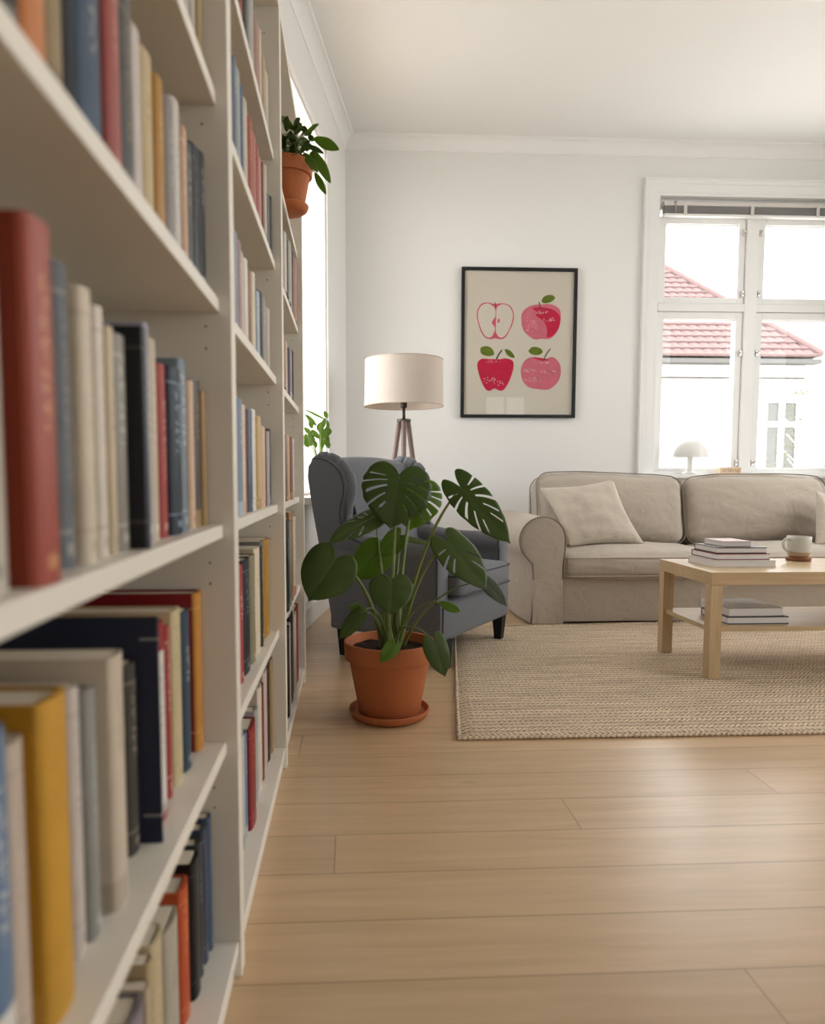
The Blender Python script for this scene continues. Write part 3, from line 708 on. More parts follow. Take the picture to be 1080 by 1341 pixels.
BOOKS = {
    (1, 'L2'): [
        (0.9230, 0.9502, 0.235, -0.208, 'slate', '6a6d74', 'cfcabf'),
        (0.9507, 0.9757, 0.235, -0.208, 'ivory', 'cfc5b4', '7a6a55'),
        (0.9795, 0.9991, 0.235, -0.208, 'grey', '8d8c90', 'd8d4cc'),
        (0.9995, 1.0196, 0.235, -0.208, 'cream', 'c5b8a4', '6b5a44'),
        (1.0238, 1.0346, 0.235, -0.208, 'brown', '54382c', 'b39a72'),
        (1.0368, 1.0640, 0.235, -0.208, 'beige', 'b09a72', '6b5532'),
    ],
    (1, 'A'): [
        (0.4138, 0.4570, 0.235, -0.208, 'white', 'd3cabd', '54493c'),
        (0.4590, 0.4811, 0.235, -0.208, 'charcoal', '2b2a28', '8b857a'),
        (0.4833, 0.5207, 0.235, -0.208, 'cream and orange', 'd3bfa6', 'c27a45'),
        (0.5233, 0.5540, 0.235, -0.208, 'tan', 'a08a66', '6a5534'),
        (0.5569, 0.5835, 0.235, -0.208, 'black', '0d1216', '3a3f42'),
        (0.5852, 0.6393, 0.235, -0.208, 'slate blue', '45566a', 'b7ab9b'),
        (0.6433, 0.6815, 0.235, -0.208, 'brick red', 'a3504a', 'c98a72'),
        (0.6821, 0.7257, 0.188, -0.208, 'mottled grey', '4d4d4a', 'a58f62'),
        (0.7283, 0.7638, 0.183, -0.208, 'pinkish white', 'cfc2ba', 'a39489'),
        (0.7644, 0.8030, 0.181, -0.208, 'cream', 'cdb892', '9c855c'),
        (0.8062, 0.8395, 0.177, -0.208, 'ochre', 'b4843a', 'd4aa62'),
        (0.8430, 0.8795, 0.174, -0.208, 'speckled grey', '8d8580', 'c9c2ba'),
        (0.8815, 0.9153, 0.192, -0.208, 'white', 'd2ccc4', '8f8a85'),
        (0.9184, 0.9442, 0.176, -0.208, 'peach', 'c9a184', 'e3cbb5'),
        (0.9532, 0.9810, 0.174, -0.208, 'dark grey', '4a4a47', 'b8b3a6'),
        (0.9834, 1.0260, 0.186, -0.208, 'black', '12161a', '6b6d6c'),
        (1.0286, 1.0640, 0.197, -0.208, 'charcoal', '37383a', 'c5c5c3'),
    ],
    (1, 'B'): [
        (0.4028, 0.4503, 0.215, -0.214, 'cream white', 'cfc6b8', '8a8578'),
        (0.4521, 0.4907, 0.234, -0.196, 'big red', 'a8503f', 'd3a06a'),
        (0.5365, 0.5654, 0.231, -0.214, 'blue grey', '6c7075', 'b5b0a4'),
        (0.5702, 0.5971, 0.221, -0.208, 'cream', 'd9cbb4', 'a89a85'),
        (0.6164, 0.6383, 0.217, -0.214, 'ivory', 'ddd2c2', '9a8f80'),
        (0.6413, 0.6587, 0.205, -0.214, 'beige', 'cdb99a', 'a08c70'),
        (0.6650, 0.6990, 0.204, -0.214, 'grey', '8f887c', 'c9c4b8'),
        (0.6996, 0.7147, 0.217, -0.202, 'navy black', '14151d', '5b5a52'),
        (0.7573, 0.7747, 0.233, -0.214, 'silver', 'a7a6b0', 'dedbe0'),
        (0.7791, 0.8103, 0.222, -0.214, 'pale cream', 'cfc0a9', 'e7dccb'),
        (0.8235, 0.8549, 0.202, -0.214, 'red', 'a5403a', 'cbb7a2'),
        (0.8585, 0.9110, 0.205, -0.214, 'navy', '142233', '8ba3b4'),
        (0.9116, 0.9504, 0.222, -0.211, 'slate', '73808a', 'b9c3c8'),
        (0.9683, 0.9949, 0.203, -0.214, 'peach', 'd8b99d', 'b6583f'),
        (0.9998, 1.0363, 0.208, -0.214, 'mottled brown', '4a4038', 'b08f5c'),
        (1.0417, 1.0640, 0.197, -0.214, 'tan', 'a8895c', 'c7a878'),
    ],
    (1, 'C'): [
        (0.4299, 0.4621, 0.246, -0.226, 'blue and white', '6b83a0', 'd7d2cb'),
        (0.4659, 0.4935, 0.227, -0.226, 'pale pink', 'cdbcac', '9b8d80'),
        (0.4940, 0.5429, 0.246, -0.215, 'yellow', 'd09c38', 'b98b35'),
        (0.5714, 0.5949, 0.233, -0.226, 'white', 'cfc4bb', '9f9489'),
        (0.5966, 0.6188, 0.224, -0.226, 'speckled grey', '9a9a95', 'c9c7c0'),
        (0.6373, 0.6757, 0.242, -0.214, 'cream', 'd2c4b0', 'a39682'),
        (0.7348, 0.7634, 0.209, -0.232, 'dark patterned', '4b4740', 'a39785'),
        (0.7640, 0.7695, 0.255, -0.213, 'navy', '20253a', 'a9a79f'),
        (0.7945, 0.8454, 0.237, -0.220, 'white and red', 'c8bfb4', 'a03a38'),
        (0.8712, 0.8879, 0.222, -0.226, 'dark red', 'a8403c', 'd9b9a0'),
        (0.9033, 0.9488, 0.234, -0.226, 'cream', 'c9b890', 'ab9a6e'),
        (0.9509, 0.9897, 0.224, -0.226, 'dark blue', '2e4254', 'b3b4ab'),
        (1.0242, 1.0640, 0.238, -0.226, 'orange', 'c98a3c', '8f1a1c'),
    ],
    (1, 'D'): [
        (0.6663, 0.7123, 0.190, -0.219, 'lilac grey', '8a8088', 'c7bcc0'),
        (0.7148, 0.7287, 0.191, -0.219, 'ivory', 'c5b396', '8f7a55'),
        (0.7326, 0.7515, 0.206, -0.219, 'beige', 'bca682', '87693e'),
        (0.7556, 0.7987, 0.210, -0.219, 'cream', 'cbb995', '97835e'),
        (0.8034, 0.8599, 0.193, -0.219, 'grey white', 'b8b09f', '8b8472'),
        (0.8912, 0.9368, 0.189, -0.219, 'burnt orange', 'c0542d', 'd88a55'),
        (0.9412, 0.9803, 0.200, -0.219, 'black', '15161a', '4f5054'),
        (0.9827, 1.0100, 0.204, -0.219, 'charcoal', '34373c', '8b8d90'),
        (1.0126, 1.0417, 0.211, -0.219, 'slate blue', '3c4657', '8b94a0'),
        (1.0444, 1.0640, 0.214, -0.219, 'blue', '53657e', 'a3abb5'),
    ],
    (2, 'L3'): [
        (1.2835, 1.3183, 0.235, -0.198, 'cream', 'c2b49c', '85704d'),
        (1.3228, 1.3551, 0.235, -0.198, 'slate', '5d6368', 'b1b0a8'),
        (1.3646, 1.4247, 0.235, -0.198, 'rose red', '9c5148', 'c98c7c'),
        (1.4353, 1.4790, 0.235, -0.198, 'black', '26282a', '6e6e6a'),
        (1.4847, 1.5500, 0.235, -0.198, 'pale grey', 'a3a19b', 'd3d0c8'),
        (1.5534, 1.6462, 0.147, -0.198, 'dusty pink', '93655a', 'b98f82'),
        (1.6504, 1.6748, 0.171, -0.198, 'cream', 'd5c2ab', 'a89880'),
        (1.6821, 1.7044, 0.140, -0.198, 'dark brown', '4b3b32', '8c745c'),
        (1.7089, 1.7508, 0.147, -0.198, 'beige', 'b8a084', 'd2c0a8'),
        (1.7915, 1.8518, 0.162, -0.198, 'white', 'c4bbaa', '958b78'),
    ],
    (2, 'L2'): [
        (1.2772, 1.3117, 0.173, -0.198, 'slate blue', '66707f', 'a9b0b9'),
        (1.3162, 1.3576, 0.177, -0.198, 'silver', 'a0a3a3', 'd3d3cf'),
        (1.3624, 1.3968, 0.173, -0.198, 'blue', '5d6c80', 'a4adb6'),
        (1.4019, 1.4492, 0.169, -0.198, 'cream', 'c7bda9', '98907e'),
        (1.4601, 1.5115, 0.163, -0.198, 'brick red', 'a0503f', 'c8836d'),
        (1.5175, 1.5630, 0.159, -0.198, 'rose pink', 'ad6a5d', 'd39c8c'),
        (1.5668, 1.6154, 0.160, -0.198, 'red', '9c4b40', 'c98470'),
        (1.6195, 1.6759, 0.161, -0.198, 'salmon', 'b97a6b', 'd9a999'),
        (1.6803, 1.7057, 0.169, -0.198, 'dark red', '6f2f2b', 'a87260'),
        (1.7087, 1.7365, 0.176, -0.198, 'white', 'cdc3b2', '9c9383'),
        (1.7854, 1.8160, 0.140, -0.198, 'grey', '6a655a', 'a49d8c'),
        (1.8247, 1.8640, 0.150, -0.198, 'black', '221f1c', '8f7b5c'),
    ],
    (2, 'A'): [
        (1.2790, 1.3228, 0.174, -0.203, 'blue grey', '7f868e', 'a9aeb2'),
        (1.3274, 1.3650, 0.173, -0.203, 'mauve', 'a28789', 'c9b5b3'),
        (1.3747, 1.4203, 0.169, -0.203, 'pinkish white', 'd3bfb0', 'a3867a'),
        (1.4256, 1.4635, 0.170, -0.203, 'white', 'ddd5c9', 'a8a096'),
        (1.4747, 1.5189, 0.164, -0.203, 'brown', '97765b', 'c5a98e'),
        (1.5213, 1.5582, 0.171, -0.203, 'ivory', 'dccbb5', 'ab9a82'),
        (1.5620, 1.6104, 0.167, -0.203, 'slate', '515a60', 'a3a9a8'),
        (1.6131, 1.6519, 0.156, -0.203, 'pale blue', 'b6c0c8', 'dfe3e6'),
        (1.6590, 1.7260, 0.169, -0.203, 'greenish black', '262b2a', '5c6562'),
        (1.7307, 1.7738, 0.174, -0.203, 'grey', '9a9891', 'c9c7c0'),
        (1.7820, 1.8418, 0.159, -0.203, 'speckled white', 'c2b5a6', '8c7f70'),
    ],
    (2, 'B'): [
        (1.3099, 1.3632, 0.218, -0.206, 'blue grey', '8494a5', 'b6c0c9'),
        (1.3726, 1.4163, 0.212, -0.206, 'pale pink', 'dcc3ac', 'b19678'),
        (1.4213, 1.4419, 0.208, -0.206, 'maroon', '85534d', 'b38a80'),
        (1.4471, 1.4961, 0.210, -0.206, 'slate navy', '4d5868', '8b95a2'),
        (1.5017, 1.5486, 0.216, -0.206, 'white', 'ddd8cf', 'a8a49c'),
        (1.5608, 1.6012, 0.207, -0.206, 'ochre', 'b18d50', 'd9ba83'),
        (1.6051, 1.6453, 0.210, -0.206, 'golden cream', 'ccb180', '9d8352'),
        (1.6494, 1.6775, 0.199, -0.206, 'grey white', 'b5b0ab', 'dad7d2'),
        (1.6818, 1.7322, 0.193, -0.206, 'peach', 'd5b595', 'a98b6c'),
        (1.7367, 1.7633, 0.190, -0.206, 'dark red', '6b2b2c', 'a06a60'),
        (1.7680, 1.8122, 0.187, -0.206, 'lilac grey', 'a9a0a4', 'd3ccd0'),
        (1.8189, 1.8640, 0.197, -0.206, 'dark green', '2f3835', '7b8783'),
    ],
    (2, 'C'): [
        (1.3614, 1.4077, 0.235, -0.214, 'red', 'a83f3e', 'e0b9a8'),
        (1.4210, 1.5072, 0.238, -0.214, 'black', '23262a', '8b8f92'),
        (1.5123, 1.5717, 0.238, -0.214, 'speckled olive', '8c8266', 'bdb394'),
        (1.5889, 1.6683, 0.246, -0.214, 'cream', 'd8cbb2', 'b0a38a'),
        (1.6748, 1.7014, 0.243, -0.214, 'dark brown', '3c2c22', '7b6450'),
        (1.7082, 1.7574, 0.252, -0.214, 'speckled grey', '77726a', 'b8b3a8'),
        (1.7617, 1.8640, 0.250, -0.212, 'mustard', 'b07f1d', 'd6a84e'),
    ],
    (2, 'D'): [
        (1.3396, 1.3698, 0.228, -0.209, 'white', 'c5c3bc', '8f908c'),
        (1.3743, 1.4157, 0.218, -0.209, 'blue', '6d84a5', 'c5b7a5'),
        (1.4163, 1.4959, 0.216, -0.203, 'deep red', '8c1f21', 'b85c4e'),
        (1.5415, 1.5830, 0.212, -0.209, 'grey white', 'aba9a6', 'd5d3cf'),
        (1.5928, 1.6439, 0.247, -0.209, 'cream', 'ddd0bf', 'b3a490'),
        (1.6478, 1.6987, 0.233, -0.209, 'maroon', '6e2623', 'a5604f'),
        (1.7030, 1.7578, 0.253, -0.209, 'pale pink', 'c9b5aa', '9c857a'),
        (1.7639, 1.8215, 0.262, -0.209, 'dark brown', '33241e', '7a5a45'),
        (1.8265, 1.8640, 0.253, -0.209, 'tan', 'a0835b', 'c9ae88'),
    ],
    (3, 'L2'): [
        (2.0537, 2.1389, 0.145, -0.190, 'pink', 'ab7a75', 'd6b0aa'),
        (2.1466, 2.1909, 0.172, -0.190, 'white', 'cfc8bb', '989286'),
        (2.2043, 2.2595, 0.177, -0.190, 'black', '25241f', '6b6860'),
        (2.2737, 2.3477, 0.191, -0.190, 'pale grey', 'a9a495', 'd0ccc0'),
        (2.3569, 2.4432, 0.191, -0.190, 'grey', '928d80', 'bcb8ac'),
        (2.4498, 2.5113, 0.209, -0.190, 'dark brown', '2c2622', '6a5f55'),
        (2.5218, 2.6209, 0.212, -0.190, 'salmon', 'b07a68', 'd5a594'),
    ],
    (3, 'A'): [
        (2.0594, 2.1331, 0.140, -0.190, 'brown', '97704f', 'c39c78'),
        (2.1459, 2.2401, 0.151, -0.190, 'ivory', 'c9b9a8', '9a8a79'),
        (2.2542, 2.3126, 0.148, -0.190, 'black', '201c20', '60585f'),
        (2.3216, 2.3836, 0.153, -0.190, 'lilac grey', 'a3989a', 'cbc3c4'),
        (2.3932, 2.4728, 0.165, -0.190, 'dark brown', '2d211d', '7d6152'),
    ],
    (3, 'B'): [
        (2.0919, 2.1877, 0.193, -0.190, 'brown', '7d5746', 'ab806a'),
        (2.1959, 2.2869, 0.204, -0.190, 'peach', 'c49c78', 'e0c2a3'),
        (2.2958, 2.3477, 0.204, -0.190, 'chestnut', '724b35', 'a57a5d'),
        (2.3571, 2.4452, 0.203, -0.190, 'white', 'cdc3b5', '988e80'),
    ],
    (3, 'C'): [
        (2.1059, 2.1848, 0.283, -0.190, 'dark green', '262f2c', 'b3b9ae'),
        (2.1985, 2.2698, 0.273, -0.190, 'grey', '8f8a7d', 'bdb8ab'),
        (2.2786, 2.3940, 0.295, -0.190, 'tan', 'a47c4b', 'cfa877'),
        (2.4038, 2.4858, 0.276, -0.190, 'white', 'd8cbb9', 'a3402f'),
    ],
    (3, 'D'): [
        (2.0998, 2.1520, 0.279, -0.190, 'black', '1f1b19', '6a625c'),
        (2.1573, 2.2152, 0.276, -0.190, 'cream', 'cfc4b6', '443a33'),
        (2.2237, 2.3409, 0.288, -0.190, 'charcoal', '1c1817', '5c534e'),
        (2.3504, 2.4160, 0.273, -0.190, 'white', 'c4b8ab', '908578'),
        (2.4295, 2.5855, 0.269, -0.190, 'red', '8f2f22', 'bb5f4a'),
    ],
}

SHELFN = {'D': 'bottom shelf', 'C': 'second shelf up', 'B': 'third shelf up', 'A': 'fourth shelf up', 'L2': 'fifth shelf up', 'L3': 'top shelf'}
rb = random.Random(3)
used_labels = {}
for (bay, sh), rows in BOOKS.items():
    wc = {}
    for i, (y0, y1, h, xs, word, col, ink) in enumerate(rows):
        th = y1-y0; z0 = LEV[sh]
        hard = rb.random() < .45 or 'navy' in word or 'red' in word
        dp = min(.20, max(.12, h*.66)+rb.uniform(-.01, .012)); jx = rb.uniform(-.003, .003)
        if word in ('navy', 'cream', 'orange', 'big red', 'navy black') and bay == 1 and sh in 'BC': dp = .20
        dp = min(dp, -XBK-.012+xs+jx)
        near = rows[i-1][4] if i else None; far = rows[i+1][4] if i+1 < len(rows) else None
        where = '%s of the %s bookcase' % (SHELFN[sh], BAYN[bay])
        if near and far: tail = 'between the %s and %s books' % (near, far)
        elif far: tail = 'at the near end by the %s one' % far
        else: tail = 'at the far end by the %s one' % near
        lab = '%s book, %s, %s' % (word, where, tail)
        if len(lab.split()) > 16: lab = '%s book, %s, %s' % (word, where, ('after the %s book' % near) if near else ('before the %s book' % far))
        assert lab not in used_labels, lab
        used_labels[lab] = 1
        t = thing('book', (xs+jx, (y0+y1)/2, z0), lab, 'book', 'books on the %s of the %s bookcase' % (SHELFN[sh], BAYN[bay]))
        cv, pg = book_meshes(th, h, dp, hard)
        ORG[t.name] = Vector((0, 0, 0))
        board = {('orange', 1): ('boards', '7d1014'), ('big red', 1): ('boards', '7c2a12'), ('yellow', 1): ('boards', 'a8760f'), ('blue and white', 1): ('foot', 'd7d2cb'), ('white and red', 1): ('label', 'd2ccc4'), ('cream and orange', 1): ('foot_orange', 'c27a45')}.get((word, bay))
        if word == 'white and red': col = '9c2c30'; ink = '8b8a86'
        if word == 'orange': ink = 'd9a35c'
        obj('cover', cv, cover_mat(col, ink, rb.randrange(30), board), t, smooth=True, angle=35)
        obj('pages', pg, M['pages'], t)

# ================================================================ RUG
rug_pts = [(.325, 2.055), (3.35, 2.045), (3.35, 3.80), (.545, 3.62)]
bm = BM()
def rug_grid(nx=90, ny=60):
    g = []
    for j in range(ny+1):
        v = j/ny; row = []
        for i in range(nx+1):
            u = i/nx
            a = Vector(rug_pts[0]).lerp(Vector(rug_pts[1]), u); b = Vector(rug_pts[3]).lerp(Vector(rug_pts[2]), u); p = a.lerp(b, v)
            e = min(u*3.0, v*1.55, (1-u)*3.0, (1-v)*1.55)
            p2 = p+Vector((noise.noise(Vector((p.x*9, p.y*9, 1)))*.004, noise.noise(Vector((p.x*9, p.y*9, 5)))*.004))
            z = .0115*min(1, max(0, e/.012))**.5+.0005+.0010*noise.noise(Vector((p.x*6, p.y*6, 0)))*min(1, e/.05)
            row.append(bm.verts.new((p2.x, p2.y, max(.0008, z))))
        g.append(row)
    for j in range(ny):
        for i in range(nx): bm.faces.new((g[j][i], g[j][i+1], g[j+1][i+1], g[j+1][i]))
    bor = [g[0][i] for i in range(nx+1)]+[g[j][nx] for j in range(1, ny+1)]+[g[ny][i] for i in range(nx-1, -1, -1)]+[g[j][0] for j in range(ny-1, 0, -1)]
    lo = [bm.verts.new((v.co.x, v.co.y, 0.0002)) for v in bor]; m = len(bor)
    for i in range(m): bm.faces.new((bor[i], lo[i], lo[(i+1) % m], bor[(i+1) % m]))
    bm.faces.new(lo)
rug_grid()
# bound edge: a fine rope along the border
rope = []
for a, b in zip(rug_pts, rug_pts[1:]+rug_pts[:1]):
    for i in range(60): rope.append(Vector((*Vector(a).lerp(Vector(b), i/60), .0065)))
rope.append(rope[0]); tube(bm, rope, .006, 6)
tag(obj('rug', bm, M['rug'], smooth=True, angle=60), 'large braided natural jute rug on the oak floor', 'rug')

# ================================================================ SOFA
sofa = thing('sofa', (2.02, 4.1, 0), 'beige linen slipcovered sofa with rolled arms under the window', 'sofa')
SY0, SY1 = 3.67, 4.56
def arm_profile(s):
    """rolled arm section, s=+1 for the left arm (roll leans outward to -x)"""
    pts = []
    cx, cz, r = 1.024, .461, .125
    for i in range(25):
        a = math.radians(-8+(228)*i/24)
        pts.append((cx+r*math.cos(a), cz+r*math.sin(a)))
    pts += [(.972, .33), (.978, .2), (.972, .08), (.965, .012), (1.135, .012), (1.138, .2), (1.140, .33), (1.146, .42)]
    return pts
ap = arm_profile(1); MIDX = 2.06
for s in (1, -1):
    bm = BM(); poly = ap if s == 1 else [(2*MIDX-x, z) for x, z in ap]
    nseg = 24; rings = []
    c2 = Vector((sum(p[0] for p in poly)/len(poly), sum(p[1] for p in poly)/len(poly)))
    steps = [(0, .86), (.001, .94), (.012, .985), (.03, 1.0)]+[(.03+(SY1-SY0-.03)*i/nseg, 1.0) for i in range(1, nseg+1)]
    for t_, k_ in steps:
        ring = []
        for x, z in poly:
            q = c2+(Vector((x, z))-c2)*k_
            if z < .03: q.y = z
            y = SY0+t_
            d = .006*noise.noise(Vector((x*6, y*4, z*6+s)))
            # the side flares a little towards the floor and the back
            q.x += d-(.02*s*(1-z/.4)*min(1, t_/.3) if (z < .4 and (x-c2.x if s == 1 else 2*MIDX-x-c2.x) and ((s == 1 and x < 1.03) or (s == -1 and x > 2*MIDX-1.03))) else 0)
            ring.append(bm.verts.new((q.x, y, q.y+(d if z > .1 else 0))))
        rings.append(ring)
    m = len(poly)
    for a, b in zip(rings[:-1], rings[1:]):
        for i in range(m): bm.faces.new((a[i], a[(i+1) % m], b[(i+1) % m], b[i]))
    for ring in (rings[0], rings[-1]):
        c = bm.verts.new(sum((v.co for v in ring), Vector())/m)
        for i in range(m): bm.faces.new((ring[i], ring[(i+1) % m], c))
    am = obj('armrest', bm, M['sofa'], sofa, smooth=True, angle=70)
    bm = BM(); sel = [p for p in poly[:27]]
    path = [Vector((1.138 if s == 1 else 2*MIDX-1.138, SY0+.004, .02)), Vector((1.142 if s == 1 else 2*MIDX-1.142, SY0+.002, .38))]+[Vector((x, SY0+.004, z)) for x, z in poly[:25]]
    path += [Vector((p[0], SY0+.004, p[1])) for p in poly[25:29]]
    tube(bm, [p+Vector((0, -.002, 0)) for p in path], .0042, 6); obj('piping', bm, M['sofapipe'], am)
# base and skirt
bm = BM(); soft(bm, (1.90, .75, .25), .02, 14, (0, 0, 0), lambda p: p+Vector((MIDX, 4.12, .145))); wrinkle(bm, .003, 5, 1)
obj('seat_base', bm, M['sofa'], sofa, smooth=True)
bm = BM()
def skirt(bm, x0, x1, y, zt, seed):
    N = 70; R = 7; g = []
    for j in range(R+1):
        z = .014+(zt-.014)*j/R; row = []
        for i in range(N+1):
            x = x0+(x1-x0)*i/N
            d = (.006*noise.noise(Vector((x*5, seed, z*2)))+.006*noise.noise(Vector((x*3, seed+3, z*6))))
            row.append((x, y+d-.008*(1-j/R), z))
        g.append(row)
    F = [[bm.verts.new(p) for p in r] for r in g]; Bk = [[bm.verts.new((p[0], p[1]+.008, p[2])) for p in r] for r in g]
    for j in range(R):
        for i in range(N):
            bm.faces.new((F[j][i], F[j][i+1], F[j+1][i+1], F[j+1][i])); bm.faces.new((Bk[j][i], Bk[j+1][i], Bk[j+1][i+1], Bk[j][i+1]))
    for i in range(N):
        bm.faces.new((F[0][i], Bk[0][i], Bk[0][i+1], F[0][i+1])); bm.faces.new((F[R][i], F[R][i+1], Bk[R][i+1], Bk[R][i]))
    for j in range(R):
        bm.faces.new((F[j][0], F[j+1][0], Bk[j+1][0], Bk[j][0])); bm.faces.new((F[j][N], Bk[j][N], Bk[j+1][N], F[j+1][N]))
skirt(bm, 1.139, 2*MIDX-1.139, SY0+.055, .262, 2)
obj('skirt', bm, M['sofa'], sofa, smooth=True, angle=60)
for s in (1, -1):
    bm = BM(); a, b_ = (.972, 1.138) if s == 1 else (2*MIDX-1.138, 2*MIDX-.972)
    skirt(bm, a, b_, SY0-.004, .250, 5+s); obj('skirt', bm, M['sofa'], sofa, smooth=True, angle=60)
for x_ in (1.03, 2*MIDX-1.03):
    for y_ in (SY0+.12, SY1-.08):
        bm = BM(); box(bm, x_-.02, x_+.02, y_-.02, y_+.02, 0.012, .03); obj('foot', bm, M['blackwood'], sofa)
# back frame
bm = BM(); soft(bm, (1.80, .14, .68), .05, 14, (0, .01, 0), lambda p: p+Vector((MIDX, 4.485, .38))); obj('back_frame', bm, M['sofa'], sofa, smooth=True)
def piping_box(size, off, zf, fn=None, r=.0035, inset=0, crn=.05, bulge=0):
    """rounded rectangle outline in the x/y plane at height zf"""
    sx, sy = size[0]/2-inset, size[1]/2-inset; pts = []
    for (cx_, cy_, a0) in ((sx-crn, sy-crn, 0), (-sx+crn, sy-crn, 90), (-sx+crn, -sy+crn, 180), (sx-crn, -sy+crn, 270)):
        for k in range(7):
            a = math.radians(a0+15*k); pts.append(Vector((cx_+crn*math.cos(a), cy_+crn*math.sin(a), zf)))
    out = []
    for i in range(len(pts)):
        a, b = pts[i], pts[(i+1) % len(pts)]; k = max(1, int((b-a).length/.03))
        for j in range(k): out.append(a.lerp(b, j/k))
    out.append(out[0]); return [fn(p) if fn else p+off for p in out]
for i, (xa, xb) in enumerate(((1.142, 2.058), (2.062, 2*MIDX-1.142))):
    off = Vector(((xa+xb)/2, 3.97, .318)); sz = (xb-xa, .60, .135)
    bm = BM(); soft(bm, sz, .045, 26, (0, .012, .035)); wrinkle(bm, .005, 6, 3+i, (1, 1, 2))
    for v in bm.verts: v.co += off
    c_ = obj('seat_cushion', bm, M['sofa'], sofa, smooth=True)
    bm = BM(); tube(bm, piping_box((sz[0]+.004, sz[1]+.012), off, .048), .0036, 6); tube(bm, piping_box((sz[0]+.004, sz[1]+.012), off, -.05), .0036, 6)
    obj('piping', bm, M['sofa'], c_)
    # back cushion: tall, leaning, slumped top
    L = math.radians(12); seedk = i*5+2
    def bk(p, i=i, xa=xa, xb=xb, seedk=seedk):
        w_ = (xb-xa)/2
        top = max(0, p.z/.23)
        q = Vector(p); q.z += -.028*max(0, top)*(abs(p.x)/w_)**4+.010*top*noise.noise(Vector((p.x*4, seedk, 0)))
        if i == 0: q.z += .016*top*(-p.x/w_)+.008*top
        q = Matrix.Rotation(-L, 3, 'X') @ q
        return q+Vector(((xa+xb)/2, 4.31, .588))
    bs = (xb-xa-.004, .19, .435)
    bm = BM(); soft(bm, bs, .07, 30, (0, .075, .01)); wrinkle(bm, .008, 4.2, 11+i, (.8, 1, 1.5))
    for v in bm.verts: v.co = bk(v.co)
    c_ = obj('back_cushion', bm, M['sofa'], sofa, smooth=True)
    bm = BM()
    pp = piping_box((bs[0]+.004, bs[2]+.004), None, -.072, lambda p: bk(Vector((p.x, -.076, p.y))), crn=.07)
    tube(bm, pp, .0036, 6); pp = piping_box((bs[0]+.004, bs[2]+.004), None, 0, lambda p: bk(Vector((p.x, .076, p.y))), crn=.07); tube(bm, pp, .0036, 6)
    obj('piping', bm, M['sofapipe'], c_)

# ---------------------------------------------------------------- throw cushions
def throw(corners, thick, label, seed, mat, face=Vector((0, -1, 0))):
    """square cushion spanned by four corners (tl, tr, br, bl)"""
    tl, tr, br, bl = map(Vector, corners); N = 26; bm = BM(); nrm = ((tr-tl).cross(bl-tl)).normalized()
    if nrm.dot(face) < 0: nrm = -nrm
    sides = []
    for sgn in (1, -1):
        g = []
        for j in range(N+1):
            row = []
            for i in range(N+1):
                u, v = i/N, j/N
                # pulled-in edges, sharp corners
                pu = u+(.5-u)*.09*math.sin(math.pi*v); pv = v+(.5-v)*.09*math.sin(math.pi*u)
                p = tl.lerp(tr, pu).lerp(bl.lerp(br, pu), pv)
                h = (math.sin(math.pi*u)*math.sin(math.pi*v))**.55*thick/2
                wr = noise.noise(Vector((u*3.2+seed, v*5+seed, sgn*2)))*.016+noise.noise(Vector((u*8+seed, v*3, sgn)))*.008
                edge = min(1, min(u, v, 1-u, 1-v)*8)
                row.append(bm.verts.new(p+nrm*sgn*(h+wr*edge)))
            g.append(row)
        for j in range(N):
            for i in range(N):
                q = (g[j][i], g[j][i+1], g[j+1][i+1], g[j+1][i]); bm.faces.new(q if sgn == 1 else q[::-1])
    bmesh.ops.remove_doubles(bm, verts=bm.verts, dist=.0004)
    return tag(obj('throw_cushion', bm, mat, smooth=True), label, 'cushion', 'linen throw cushions on the sofa')
throw([(1.125, 4.13, .735), (1.545, 4.06, .785), (1.675, 3.90, .415), (1.235, 3.90, .402)], .15, 'creased light linen cushion leaning against the left arm of the sofa', 3, M['cushion'])
throw([(2.80, 4.10, .72), (2.99, 4.08, .66), (2.97, 3.88, .41), (2.66, 3.88, .405)], .14, 'linen cushion at the right edge of the photo, behind the mug', 8, M['cushion'])

# ================================================================ COFFEE TABLE
TX0, TX1, TY0, TY1, TZ = 1.388, 2.62, 2.612, 3.067, .43
table = thing('coffee_table', ((TX0+TX1)/2, (TY0+TY1)/2, .0125), 'square-legged birch veneer coffee table with a lower shelf, on the jute rug', 'table')
RZ0 = .0125
bm = BM(); box(bm, TX0, TX1, TY0, TY1, TZ-.05, TZ, .0018); obj('tabletop', bm, M['birchx'], table)
LG = .047
for x_ in (TX0, TX1-LG):
    for y_ in (TY0, TY1-LG):
        bm = BM(); box(bm, x_+.0004, x_+LG, y_+.0004, y_+LG, RZ0, TZ-.0505, .0015); obj('leg', bm, M['birch'], table)
bm = BM(); box(bm, TX0+.014, TX1-.014, TY0+.03, TY1-.014, .192, .210, .001); obj('lower_shelf', bm, M['birchx'], table)

